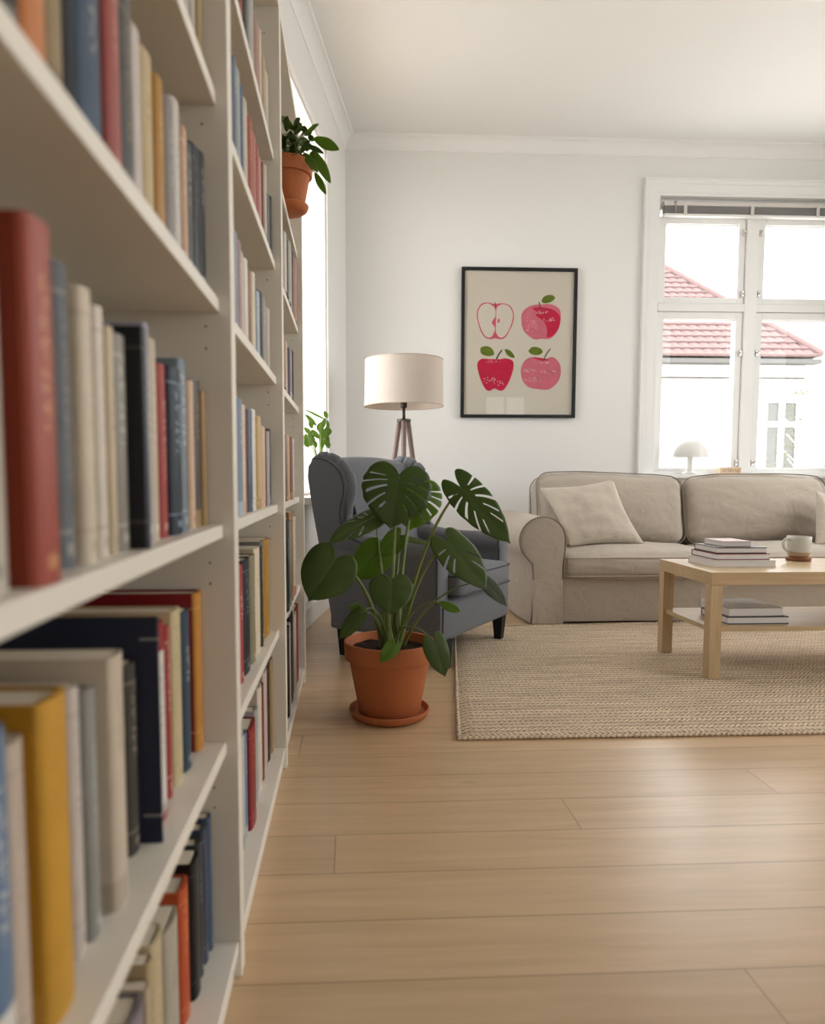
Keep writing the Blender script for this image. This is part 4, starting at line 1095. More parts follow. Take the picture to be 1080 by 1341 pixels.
def lying_book(x0, x1, y0, y1, z0, z1, mats, label, rot=0, cover=.003, cat='book', group='books on the coffee table', mag=False):
    t = thing('book' if not mag else 'magazine', ((x0+x1)/2, (y0+y1)/2, z0), label, cat, group, rotz=rot)
    ORG[t.name] = Vector((0, 0, 0))
    w2, d2, h = (x1-x0)/2, (y1-y0)/2, z1-z0
    bm = BM()
    box(bm, -w2, w2, -d2, d2, 0, cover); box(bm, -w2, w2, -d2, d2, h-cover, h); box(bm, -w2, w2, d2-.003, d2, cover, h-cover)
    obj('cover', bm, mats[0], t)
    bm = BM(); box(bm, -w2+.002, w2-.002, -d2+.002, d2-.003, cover, h-cover); obj('pages', bm, mats[1], t)
    return t
pgw = plain('white_page_block', (.74, .70, .67), .8, .2, var=.06, vscale=70, stretch=(.3, .3, 25))
cw = plain('white_cover', (.72, .69, .66), .35, .4); cdk = plain('black_cover', (.03, .028, .03), .35, .4)
crd = plain('dark_red_cover', (.22, .03, .035), .4, .4); cpk = plain('pale_pink_cover', (.62, .45, .42), .4, .4)
cgr = plain('grey_photo_cover', (.42, .38, .37), .25, .5, var=.4, vscale=9)
Z0 = TZ+.0004
lying_book(1.478, 1.742, 2.772, 2.985, Z0, Z0+.027, (cw, pgw), 'wide white book, bottom of the stack on the coffee table', 0)
lying_book(1.495, 1.722, 2.785, 2.99, Z0+.0275, Z0+.053, (crd, pgw), 'book with a dark red spine, second from the bottom of the table stack', .01)
lying_book(1.503, 1.712, 2.79, 2.985, Z0+.0535, Z0+.078, (cdk, pgw), 'black covered book, third from the bottom of the table stack', -.01)
lying_book(1.545, 1.668, 2.83, 2.98, Z0+.0785, Z0+.100, (cpk, pgw), 'small pale pink book on top of the stack on the coffee table', .03)
S0 = .2104
lying_book(1.50, 1.752, 2.69, 2.90, S0, S0+.030, (cdk, pgw), 'thick black edged book on the lower shelf of the coffee table', 0, .0032)
t = lying_book(1.508, 1.735, 2.70, 2.93, S0+.0305, S0+.062, (cgr, pgw), 'grey magazine with a photo cover lying on the thick black edged book', .02, .0012, 'magazine', 'books on the coffee table', True)
# mug and coaster
coaster = BM(); lathe(coaster, [(0, 0), (.047, 0), (.05, .003), (.05, .014), (.046, .017), (0, .017)], (1.972, 2.98, TZ+.0003), 40)
tag(obj('coaster', coaster, M['cork'], smooth=True, angle=40), 'round brown wooden coaster under the mug', 'coaster')
mz = TZ+.0178
mug = thing('mug', (1.972, 2.98, mz), 'pale speckled stoneware mug with a bare clay foot on the coaster', 'mug')
bm = BM(); lathe(bm, [(0, 0), (.036, 0), (.043, .008), (.045, .022)], (1.972, 2.98, mz), 40)
obj('clay_foot', bm, M['mugraw'], mug, smooth=True, angle=50)
bm = BM(); lathe(bm, [(.045, .022), (.0465, .04), (.0475, .06), (.049, .088), (.0475, .0895), (.046, .088), (.044, .05), (.042, .015), (0, .012)], (1.972, 2.98, mz), 40)
obj('body', bm, M['mug'], mug, smooth=True, angle=60)
bm = BM(); tube(bm, cr([(1.927, 2.975, mz+.078), (1.905, 2.97, mz+.080), (1.891, 2.967, mz+.062), (1.897, 2.967, mz+.040), (1.912, 2.97, mz+.028), (1.930, 2.975, mz+.022)], 5), .0055, 8)
obj('handle', bm, M['mug'], mug, smooth=True)

# ================================================================ ARMCHAIR (local frame: +x forward, +y to the far side, z up)
ch = thing('wing_armchair', (.358, 2.79, 0), 'grey wool wing armchair with black tapered legs behind the potted plant', 'armchair', rotz=-math.radians(35))
W = .735
for (u, v) in ((-.012, .075), (-.02, .665), (-.50, .045), (-.50, .69)):
    bm = BM(); s0, s1 = .026, .017
    zb_ = .0125 if (u > -.1) and v > .3 else .0
    A = [bm.verts.new((u+a*s1, v+b*s1, zb_)) for a, b in ((-1, -1), (1, -1), (1, 1), (-1, 1))]
    B = [bm.verts.new((u+a*s0, v+b*s0, .125)) for a, b in ((-1, -1), (1, -1), (1, 1), (-1, 1))]
    bm.faces.new(A[::-1]); bm.faces.new(B)
    for i in range(4): bm.faces.new((A[i], A[(i+1) % 4], B[(i+1) % 4], B[i]))
    obj('leg', bm, M['black'], ch)
bm = BM(); soft(bm, (.56, W-.004, .175), .018, 12, (.012, .0, 0), lambda p: p+Vector((-.275, W/2, .205))); base = obj('seat_base', bm, M['chair'], ch, smooth=True, angle=60)
bm = BM(); tube(bm, [(.010, .012, .12), (.0115, .012, .28)], .0035, 6); obj('piping', bm, M['chairdark'], base)
off = Vector((-.21, W/2, .345)); sz = (.51, W-.19, .108)
bm = BM(); soft(bm, sz, .03, 22, (.02, .0, .030), lambda p: p+off); cu = obj('seat_cushion', bm, M['chair'], ch, smooth=True)
bm = BM()
for z_ in (.040, -.040): tube(bm, piping_box((sz[0]+.012, sz[1]+.003), off, z_, crn=.035), .0035, 6)
obj('piping', bm, M['chairdark'], cu)
# arms: straight panel with an outward roll on top
def chair_arm(v0, s):
    """v0: outer face; s=+1 near arm (inside toward +y), -1 far arm"""
    prof = [(v0+s*.004, .275), (v0+s*.004, .445)]
    cxv, cz, r = v0+s*.050, .482, .056
    for i in range(15):
        a = math.radians(215-250*i/14); prof.append((cxv+s*r*math.cos(a), cz+r*math.sin(a)))
    prof += [(v0+s*.098, .43), (v0+s*.096, .275)]
    bm = BM(); rings = []
    c2 = Vector((cxv, .42))
    st = [(.0, .86), (-.003, .95), (-.012, 1)]+[(-.012-.50*i/16, 1) for i in range(1, 17)]
    for t_, k_ in st:
        rg = []
        for v, z in prof:
            q = c2+(Vector((v, z))-c2)*k_
            lift = .02*max(0, (-t_-.3)/.2) if z > .4 else 0
            dip = .006*math.sin(t_*9)
            rg.append(bm.verts.new((t_-.008, q.x, q.y+lift+(dip if z > .4 else 0))))
        rings.append(rg)
    m = len(prof)
    for a, b in zip(rings[:-1], rings[1:]):
        for i in range(m): bm.faces.new((a[i], a[(i+1) % m], b[(i+1) % m], b[i]))
    for rg in (rings[0], rings[-1]):
        c = bm.verts.new(sum((v.co for v in rg), Vector())/m)
        for i in range(m): bm.faces.new((rg[i], rg[(i+1) % m], c))
    o = obj('armrest', bm, M['chair'], ch, smooth=True, angle=65)
    bm = BM(); pth = [Vector((-.014, p[0], p[1])) for p in prof]
    tube(bm, pth, .0036, 6); obj('piping', bm, M['chairdark'], o)
chair_arm(0, 1); chair_arm(W, -1)
# backrest, reclined
RB = math.radians(13)
bm = BM()
def backf(p):
    q = Vector(p); q.z += -.010*(abs(p.y)/.29)**3*max(0, p.z/.27)
    q = Matrix.Rotation(-RB, 3, 'Y') @ q
    return q+Vector((-.545, W/2, .59))
soft(bm, (.115, W-.10, .60), .045, 22, (.03, 0, .01), backf)
bkr = obj('backrest', bm, M['chair'], ch, smooth=True)
# wings: curved side panels that flow from arm to top, with a gathered roll on the front edge
wing_front = [(-.30, .50), (-.36, .515), (-.425, .54), (-.462, .58), (-.478, .63), (-.472, .68), (-.458, .73), (-.460, .78), (-.485, .83), (-.53, .865), (-.585, .885), (-.635, .88), (-.668, .85)]
wf = cr([(a, 0, z) for a, z in wing_front], 5)
wing_back = [(-.672, .80), (-.645, .65), (-.60, .45), (-.565, .28), (-.535, .135)]
for s, v0 in ((1, .0), (-1, W)):
    poly = [(p.x, p.z) for p in wf]+wing_back+[(-.30, .135)]
    bm = BM(); rings = []
    for dv, k_ in ((0, .985), (.008, 1.0), (.042, 1.0), (.050, .99)):
        rg = []
        for (u, z) in poly:
            c2 = Vector((-.52, .5)); q = c2+(Vector((u, z))-c2)*k_
            flare = .035*max(0, (z-.5)/.4) if False else 0
            rg.append(bm.verts.new((q.x, v0+s*(dv+flare), q.y)))
        rings.append(rg)
    m = len(poly)
    for a, b in zip(rings[:-1], rings[1:]):
        for i in range(m): bm.faces.new((a[i], a[(i+1) % m], b[(i+1) % m], b[i]))
    fa = bm.faces.new(rings[0]); fb = bm.faces.new(rings[-1][::-1])
    bmesh.ops.triangulate(bm, faces=[fa, fb])
    wg = obj('wing', bm, M['chair'], ch, smooth=True, angle=40)
    # gathered roll
    bm = BM(); path = cr([(a+.004, v0+s*.030, z) for a, z in wing_front], 14)
    rad = []; k = len(path)
    for i in range(k):
        r0 = .025*min(1, .35+i/k*3)*min(1, .5+(k-i)/k*4)
        zz = path[i].z
        pleat = .007*max(0, math.sin(i*.42))**3 if zz > .80 else .0008*math.sin(i*.8)
        rad.append(r0-pleat)
    tube(bm, path, rad, 14); rl = obj('wing_roll', bm, M['chair'], ch, smooth=True)
    bm = BM(); tube(bm, [p+Vector((-.020, -s*.029, -.006)) for p in path[8:-16]], .0032, 6); obj('piping', bm, M['chairdark'], rl)
# outer back panel
bm = BM(); prism(bm, [(-.54, .13), (-.565, .28), (-.60, .45), (-.645, .65), (-.675, .84), (-.64, .862), (-.585, .55), (-.50, .13)], lambda p, t: Vector((p[0], t, p[1])), .03, W-.03)
obj('outer_back', bm, M['chair'], ch)

# ================================================================ FLOOR LAMP
LX, LY = .316, 4.14
lamp = thing('floor_lamp', (LX, LY, 0), 'tripod floor lamp with a cream linen drum shade behind the armchair', 'lamp')
bm = BM(); R0, R1 = .226, .232; zb_, zt_ = 1.213, 1.478
prof = [(R1, zb_), (R0, zt_), (R0-.003, zt_), (R1-.003, zb_)]
lathe(bm, prof+[prof[0]], (LX, LY, 0), 72); sh_ = obj('lamp_shade', bm, M['shade'], lamp, smooth=True, angle=40)
bm = BM()
for z_, r in ((zb_, R1), (zt_, R0)): tube(bm, [(LX+r*math.cos(a), LY+r*math.sin(a), z_) for a in [i*2*math.pi/48 for i in range(49)]], .003, 6)
obj('shade_rim', bm, plain('shade_rim', (.5, .42, .34), .8), sh_)
bm = BM()
for k in range(3): a = 2*math.pi*k/3+.4; tube(bm, [(LX, LY, zt_-.05), (LX+R0*math.cos(a), LY+R0*math.sin(a), zt_-.02)], .002, 5)
obj('shade_spider', bm, M['dark_metal'], sh_)
bm = BM(); tube(bm, [(LX, LY, 1.13), (LX, LY, 1.21)], .009, 12); obj('stem', bm, M['dark_metal'], lamp, smooth=True)
bm = BM(); lathe(bm, [(0, 1.20), (.018, 1.205), (.02, 1.225), (.017, 1.25), (0, 1.255)], (LX, LY, 0), 20); obj('socket', bm, M['dark_metal'], lamp, smooth=True)
bm = BM(); lathe(bm, [(0, 0), (.016, .01), (.03, .05), (.03, .07), (.02, .095), (0, .105)], (LX, LY, 1.255), 20); obj('bulb', bm, plain('frosted_bulb', (.8, .78, .74), .3), lamp, smooth=True)
bm = BM(); lathe(bm, [(0, 1.122), (.040, 1.122), (.042, 1.128), (.040, 1.138), (0, 1.138)], (LX, LY, 0), 24)
obj('hub', bm, M['dark_metal'], lamp, smooth=True, angle=40)
for a in (math.radians(-95), math.radians(152), math.radians(25)):
    bm = BM(); dx, dy = math.cos(a), math.sin(a)
    tube(bm, [(LX+dx*.028, LY+dy*.028, 1.125), (LX+dx*.20, LY+dy*.20, .0)], [.015, .013], 12); obj('leg', bm, M['lampwood'], lamp, smooth=True, angle=60)

# ================================================================ PICTURE
fx0, fx1, fz0, fz1 = .783, 1.603, 1.221, 2.262
pic = thing('framed_print', ((fx0+fx1)/2, 4.985, fz0), 'black framed print of four red and pink apples hanging on the back wall', 'picture')
bm = BM()
def fr_bar(a, b, c, d): box(bm, a, b, 4.968, 4.995, c, d, .002)
T_ = .022
fr_bar(fx0, fx0+T_, fz0, fz1); fr_bar(fx1-T_, fx1, fz0, fz1); fr_bar(fx0+T_, fx1-T_, fz0, fz0+T_); fr_bar(fx0+T_, fx1-T_, fz1-T_, fz1)
obj('frame', bm, M['black'], pic)
bm = BM(); box(bm, fx0+T_, fx1-T_, 4.985, 4.992, fz0+T_, fz1-T_)
paper = obj('paper', bm, plain('print_paper', (.59, .53, .45), .8, .2), pic)
bm = BM(); box(bm, fx0+T_, fx1-T_, 4.977, 4.9785, fz0+T_, fz1-T_); obj('glass', bm, M['glass'], pic)
def ink(name, col, var=.22):
    return plain(name, col, .85, .1, var=var, vscale=22, detail=6)
I = {'pink': ink('ink_pink', (.56, .14, .19)), 'red': ink('ink_red', (.50, .018, .055)), 'rose': ink('ink_rose', (.56, .09, .14)), 'green': ink('ink_green', (.12, .16, .02), .4),
     'stem': ink('ink_stem', (.06, .05, .07), .1), 'cream': ink('ink_cream', (.70, .55, .52), .1)}
# zoomed print pixels (1080 wide crop of 180 px) -> wall metres
def q(px, py, lay=0):
    return Vector((.783+(px-88)/877*.820, 4.9845-.0004*lay, 2.262-(py-70)/1180*1.041))
def shape(name, pts, mat, parent=paper, lay=0, n=5, smooth_=True):
    P = cr([Vector((a, b, 0)) for a, b in pts], n, True) if smooth_ else [Vector((a, b, 0)) for a, b in pts]
    bm = BM(); vs = [bm.verts.new(q(p.x, p.y, lay+1)) for p in P]; f = bm.faces.new(vs)
    r = bmesh.ops.extrude_face_region(bm, geom=[f])
    for g in r['geom']:
        if isinstance(g, bmesh.types.BMVert): g.co.y += .0004
    bmesh.ops.triangulate(bm, faces=[f_ for f_ in bm.faces if len(f_.verts) > 4])
    return obj(name, bm, I[mat], parent)
def stroke(name, pts, wd, mat, lay=2, parent=paper):
    bm = BM(); P = [q(a, b, lay) for a, b in pts]; tube(bm, cr(P, 5), [wd]*(len(cr(P, 5))), 6)
    for v in bm.verts: v.co.y = 4.9845-.0004*lay+(v.co.y-(4.9845-.0004*lay))*.1
    return obj(name, bm, I[mat], parent)
def grp(): return None
# halved apple, upper left
Oo = [(340, 352), (290, 342), (240, 352), (213, 395), (205, 440), (215, 500), (238, 570), (270, 615), (310, 628), (345, 622), (390, 628), (425, 612), (455, 560), (480, 500), (487, 440), (472, 385), (440, 355), (395, 346)]
a1 = shape('halved_apple', Oo, 'rose')
wl_ = [(330, 372), (290, 350), (245, 362), (220, 400), (213, 445), (224, 505), (248, 570), (280, 610), (315, 612), (335, 580), (342, 540), (322, 495), (345, 450), (345, 400)]
wr_ = [(364, 372), (400, 354), (440, 364), (466, 395), (479, 440), (470, 500), (447, 560), (418, 604), (385, 615), (360, 590), (350, 560), (350, 520), (352, 450), (352, 400)]
bm = None
M['printpaper'] = paper.data.materials[0]; I['paper'] = M['printpaper']
shape('flesh', wl_, 'paper', a1, 1); shape('flesh', wr_, 'paper', a1, 1)
shape('seed', [(330, 480), (342, 488), (338, 505), (324, 508), (320, 494)], 'rose', a1, 2); shape('seed', [(372, 465), (380, 480), (372, 500), (362, 495), (364, 476)], 'rose', a1, 2)
stroke('apple_stem', [(345, 385), (345, 360), (341, 338)], .003, 'stem', 3, a1)
# two-tone apple, upper right
a2 = shape('two_toned_apple', [(700, 350), (640, 356), (590, 375), (550, 420), (544, 480), (558, 550), (600, 600), (650, 627), (700, 622), (760, 622), (800, 590), (835, 530), (845, 450), (835, 390), (790, 356), (745, 348)], 'pink')
shape('red_side', [(625, 385), (680, 372), (740, 380), (790, 395), (838, 440), (838, 500), (815, 560), (780, 600), (740, 608), (742, 560), (725, 500), (690, 465), (655, 440), (660, 410)], 'red', a2, 1)
stroke('apple_stem', [(686, 398), (684, 365), (676, 332)], .004, 'stem', 3, a2)
shape('apple_leaf', [(697, 330), (705, 300), (735, 280), (775, 278), (797, 296), (785, 318), (750, 338), (715, 342)], 'green', a2, 1)
# red apple, lower left
a3 = shape('red_apple', [(350, 785), (300, 785), (250, 782), (218, 808), (213, 850), (230, 920), (255, 985), (285, 1030), (315, 1035), (345, 1018), (385, 1034), (415, 1028), (450, 975), (478, 900), (490, 840), (480, 795), (430, 778), (385, 785)], 'red')
stroke('apple_stem', [(358, 785), (375, 748), (400, 712)], .0055, 'stem', 3, a3)
shape('apple_leaf', [(340, 745), (325, 705), (290, 684), (245, 690), (234, 715), (245, 745), (280, 760), (315, 760)], 'green', a3, 1)
shape('apple_leaf', [(420, 708), (450, 710), (480, 735), (497, 772), (465, 768), (435, 745)], 'green', a3, 1)
# pink apple, lower right
a4 = shape('pink_apple', [(725, 790), (680, 770), (620, 768), (575, 795), (548, 850), (550, 920), (575, 975), (620, 1010), (690, 1022), (750, 1025), (800, 998), (840, 945), (853, 880), (842, 815), (800, 770), (760, 768)], 'pink')
shape('hollow', [(640, 770), (690, 772), (760, 785), (735, 795), (690, 792)], 'red', a4, 1)
stroke('apple_stem', [(722, 788), (738, 745), (770, 698)], .004, 'stem', 3, a4)
shape('apple_leaf', [(602, 722), (625, 690), (660, 686), (695, 700), (710, 725), (685, 748), (640, 748)], 'green', a4, 1)
rr = random.Random(4)
def flecks(parent, cx_, cy_, rx, ry, n, lay=3, slant=.3):
    bm = BM()
    for i in range(n):
        a = rr.uniform(0, 6.28); r = math.sqrt(rr.random()); x = cx_+rx*r*math.cos(a); y = cy_+ry*r*math.sin(a); L_ = rr.uniform(4, 11); h_ = rr.uniform(1.0, 2.0); d = rr.uniform(-1, 1)*slant*L_+L_*.4
        P = [q(x-L_/2, y-h_-d/2, lay), q(x+L_/2, y-h_+d/2, lay), q(x+L_/2, y+h_+d/2, lay), q(x-L_/2, y+h_-d/2, lay)]
        V = [bm.verts.new(p) for p in P]; W_ = [bm.verts.new(p+Vector((0, .0004, 0))) for p in P]
        bm.faces.new(V); bm.faces.new(W_[::-1])
        for k in range(4): bm.faces.new((V[k], V[(k+1) % 4], W_[(k+1) % 4], W_[k]))
    o = obj('highlight_strokes', bm, I['cream'], parent); o['kind'] = 'stuff'
flecks(a2, 700, 412, 50, 14, 20); flecks(a2, 755, 470, 45, 20, 26); flecks(a2, 610, 510, 50, 70, 22); flecks(a3, 300, 950, 55, 26, 22); flecks(a3, 385, 975, 40, 20, 14); flecks(a3, 330, 805, 60, 8, 12)
flecks(a4, 610, 875, 50, 14, 22); flecks(a4, 755, 880, 60, 14, 20); flecks(a4, 650, 945, 80, 18, 26); flecks(a4, 725, 808, 45, 9, 14)

# ================================================================ THINGS ON THE SILLS
tl_ = thing('table_lamp', (2.462, 4.995, .8205), 'white mushroom shaped table lamp on the window sill', 'lamp')
opal = plain('opal_glass', (.78, .76, .73), .25, .5)
bm = BM(); lathe(bm, [(0, 0), (.052, 0), (.055, .006), (.045, .014), (.022, .02), (0, .02)], (2.462, 4.995, .8205), 32); obj('base', bm, opal, tl_, smooth=True, angle=50)
bm = BM(); tube(bm, [(2.462, 4.995, .835), (2.462, 4.995, .955)], .021, 20); obj('stem', bm, opal, tl_, smooth=True, angle=50)
bm = BM(); pr_ = [(.132*math.cos(a), .145*math.sin(a)) for a in [i*math.pi/2/14 for i in range(15)]]; pr_[-1] = (0, .145)
lathe(bm, [(.126, .0), (.132, -.003)]+pr_, (2.462, 4.995, .945), 48); lathe(bm, [(.126, 0), (.12, .03), (.09, .09), (.04, .12), (0, .125)], (2.462, 4.995, .945), 32)
obj('lamp_shade', bm, opal, tl_, smooth=True, angle=50)
bx = thing('wooden_block', (2.762, 5.0, .8205), 'small pale wooden block with carved marks on the window sill', 'ornament')
bm = BM(); box(bm, 2.682, 2.842, 4.985, 5.02, .8205, .872, .003); obj('block', bm, birch_mat('pale_wood', (.60, .42, .27), (.68, .50, .34)), bx)
bm = BM()
for i, x_ in enumerate((2.705, 2.722, 2.742, 2.757, 2.774, 2.792, 2.808, 2.822)):
    box(bm, x_, x_+.003, 4.9838, 4.986, .838, .856); 
    if i % 2: box(bm, x_, x_+.010, 4.9838, 4.986, .853, .856)
    if i % 3 == 0: box(bm, x_, x_+.010, 4.9838, 4.986, .838, .841)
obj('carved_marks', bm, plain('burnt_marks', (.22, .13, .08), .8), bx)

# ================================================================ PLANTS
HEART = [(0, -.03), (.16, -.17), (.42, -.26), (.72, -.20), (.93, -.02), (1.0, .18), (.95, .40), (.78, .62), (.52, .80), (.26, .92), (.10, .98), (0, 1.04)]
SLIM = [(0, 0), (.25, .04), (.55, .14), (.82, .30), (1.0, .48), (.95, .62), (.74, .78), (.45, .90), (.2, .97), (0, 1.0)]
def leaf(bm, att, tip, width, nrm, outline=HEART, slots=(), ns=10, nt=110, curl=.12, droop=.10, thick=.0009, seed=0, mi=0, wave=.01, fold=.10):
    att, tip = Vector(att), Vector(tip); yv = tip-att; L = yv.length; yv.normalize()
    n0 = Vector(nrm).normalized(); xv = yv.cross(n0).normalized(); zv = xv.cross(yv).normalized()
    oc = cr([(a, b, 0) for a, b in outline], 10); mm = len(oc)
    def B(t):
        k = t*(mm-1); i = min(int(k), mm-2); return oc[i].lerp(oc[i+1], k-i)
    layers = []
    for side in (1, -1):
        G = []
        for i in range(nt+1):
            t = i/nt; b = B(t); oy = max(0, (t-.14)/.86)**2.3 if outline is HEART else t; row = []
            for j in range(ns+1):
                s = j/ns
                sc = 1+(.014*math.cos((t-.36)/.093*2*math.pi)*s if slots and .3 < t < .8 else 0)*-1; x = b.x*s*sc*width/2; y = (oy+(b.y-oy)*(s**1.6))*L
                rx = x/(width/2) if width else 0; ry = y/L
                z = fold*width*abs(rx)-curl*width*rx*rx-droop*L*ry*ry*(1 if ry > 0 else .4)+wave*width*math.sin(t*26+side+seed)*s*s
                row.append(att+xv*(side*x)+yv*y+zv*z)
            G.append(row)
        V = [[bm.verts.new(p) for p in r] for r in G]
        keep = lambda t, s: not any(abs(t-tc_) < hw and s > s0 and s < s1 and side in sd for (tc_, hw, s0, s1, sd) in slots)
        for i in range(nt):
            for j in range(ns):
                if keep((i+.5)/nt, (j+.5)/ns):
                    try: f = bm.faces.new((V[i][j], V[i+1][j], V[i+1][j+1], V[i][j+1]) if side == 1 else (V[i][j], V[i][j+1], V[i+1][j+1], V[i+1][j])); f.material_index = mi
                    except ValueError: pass
    bmesh.ops.remove_doubles(bm, verts=bm.verts, dist=.00005)
    loose = [v for v in bm.verts if not v.link_faces]
    bmesh.ops.delete(bm, geom=loose, context='VERTS')
    bm.normal_update()
    r = bmesh.ops.solidify(bm, geom=list(bm.faces), thickness=thick)
    return xv, yv, zv, L
BOTH = (1, -1)
SPL = [(.36, .0095, .40, 1.1, (-1,)), (.36, .010, .40, .86, (1,)), (.455, .012, .34, 1.1, BOTH), (.55, .012, .34, 1.1, (-1,)), (.55, .012, .34, .9, (1,)), (.645, .011, .38, .92, (-1,)), (.645, .011, .38, 1.1, (1,)), (.73, .008, .5, .9, BOTH)]
FEW = [(.42, .010, .35, .85, (1,)), (.52, .011, .35, 1.1, (1,)), (.60, .011, .40, .88, BOTH), (.70, .008, .5, 1.1, (-1,))]
MONSTERA_LEAVES = [
    ('split', (0.158, 2.280, 0.798), (0.129, 2.220, 0.642), 0.229, (0, -1, 0.35), 0, 'both'),
    ('split', (0.224, 2.370, 0.757), (0.204, 2.350, 0.621), 0.191, (0.1, -1, 0.1), 1, 'both'),
    ('split', (0.350, 2.200, 0.761), (0.487, 2.120, 0.603), 0.120, (-0.25, -1, 0.45), 0, 'both'),
    ('split', (0.078, 2.280, 0.666), (-0.067, 2.200, 0.601), 0.090, (0, -0.75, 0.8), 0, 'few'),
    ('heart', (-0.048, 2.120, 0.545), (-0.125, 2.080, 0.433), 0.171, (-0.1, -1, 0.4), 0, ''),
    ('heart', (0.097, 2.380, 0.543), (0.013, 2.360, 0.454), 0.125, (0, -1, 0.2), 1, ''),
    ('heart', (0.165, 2.350, 0.595), (0.100, 2.330, 0.533), 0.077, (0, -1, 0.2), 1, ''),
    ('heart', (0.181, 2.420, 0.586), (0.288, 2.420, 0.570), 0.040, (0, -0.5, 1), 0, ''),
    ('split', (0.303, 2.130, 0.594), (0.407, 2.050, 0.473), 0.135, (0.2, -0.85, 0.6), 0, 'few'),
    ('heart', (0.418, 2.130, 0.472), (0.472, 2.080, 0.412), 0.049, (0.2, -1, 0.2), 2, ''),
    ('heart', (0.123, 2.100, 0.479), (0.120, 2.050, 0.395), 0.135, (0, -1, 0.45), 0, ''),
    ('slim', (0.267, 2.100, 0.415), (0.332, 2.080, 0.392), 0.030, (0, -1, 0.5), 1, ''),
    ('heart', (0.254, 2.100, 0.294), (0.289, 2.080, 0.193), 0.080, (0.2, -1, 0.2), 0, ''),
    ('heart', (0.131, 2.090, 0.286), (0.089, 2.070, 0.240), 0.048, (0, -1, 0.3), 1, ''),
    ('heart', (0.026, 2.150, 0.367), (-0.033, 2.130, 0.300), 0.052, (0, -1, 0.2), 0, ''),
    ('slim', (0.048, 2.170, 0.380), (-0.005, 2.160, 0.392), 0.031, (0, -1, 0.5), 1, ''),
]
SHELF_PLANT_LEAVES = [
    ((-0.168, 2.250, 1.858), (-0.201, 2.200, 1.875), 0.022),
    ((-0.134, 2.250, 1.848), (-0.096, 2.200, 1.858), 0.022),
    ((-0.133, 2.250, 1.857), (-0.158, 2.200, 1.859), 0.020),
    ((-0.108, 2.250, 1.837), (-0.036, 2.200, 1.786), 0.034),
    ((-0.113, 2.250, 1.803), (-0.059, 2.200, 1.694), 0.032),
    ((-0.106, 2.250, 1.735), (-0.074, 2.200, 1.658), 0.022),
    ((-0.129, 2.250, 1.816), (-0.080, 2.200, 1.776), 0.017),
    ((-0.139, 2.250, 1.793), (-0.095, 2.200, 1.723), 0.029),
    ((-0.152, 2.250, 1.827), (-0.181, 2.200, 1.823), 0.022),
]
SILL_PLANT_LEAVES = [
    ((-0.242, 3.750, 1.155), (-0.125, 3.730, 1.102), 0.012),
    ((-0.234, 3.750, 1.127), (-0.177, 3.730, 1.070), 0.025),
    ((-0.214, 3.750, 1.095), (-0.198, 3.730, 1.054), 0.025),
    ((-0.243, 3.750, 1.059), (-0.202, 3.730, 1.022), 0.025),
    ((-0.203, 3.750, 1.047), (-0.162, 3.730, 1.002), 0.029),
    ((-0.235, 3.750, 1.027), (-0.218, 3.730, 0.954), 0.033),
    ((-0.203, 3.750, 1.019), (-0.190, 3.730, 0.978), 0.025),
    ((-0.191, 3.750, 0.991), (-0.178, 3.730, 0.954), 0.025),
    ((-0.223, 3.750, 1.035), (-0.186, 3.730, 0.986), 0.029),
    ((-0.243, 3.750, 1.019), (-0.230, 3.730, 0.958), 0.029),
    ((-0.207, 3.750, 1.003), (-0.206, 3.730, 0.962), 0.020),
]

PX, PY = .128, 2.285
mon = thing('monstera_plant', (PX, PY, .0), 'large monstera with split leaves in a terracotta pot on the floor', 'plant')
mon.location.z = .02; ORG[mon.name] = Vector((PX, PY, .02))
bm = BM(); lathe(bm, [(0, .022), (.098, .022), (.102, .026), (.134, .195), (.135, .198), (.147, .200), (.148, .204), (.151, .252), (.149, .257), (.141, .257), (.139, .252), (.134, .21), (.10, .2), (0, .2)], (PX, PY, 0), 64)
obj('pot', bm, M['terra'], mon, smooth=True, angle=40)
bm = BM(); g = []
for rr_ in range(9):
    r = .1385*rr_/8; g.append([(PX+r*math.cos(a), PY+r*math.sin(a), .232+.008*noise.noise(Vector((r*60*math.cos(a), r*60*math.sin(a), 2)))-.004*rr_/8) for a in [2*math.pi*k/40 for k in range(40)]])
V = [[bm.verts.new(p) for p in row] for row in g[1:]]; c = bm.verts.new((PX, PY, .236))
for k in range(40): bm.faces.new((c, V[0][k], V[0][(k+1) % 40]))
for a, b in zip(V[:-1], V[1:]):
    for k in range(40): bm.faces.new((a[k], b[k], b[(k+1) % 40], a[(k+1) % 40]))
obj('soil', bm, M['soil'], mon)
rp = random.Random(11)
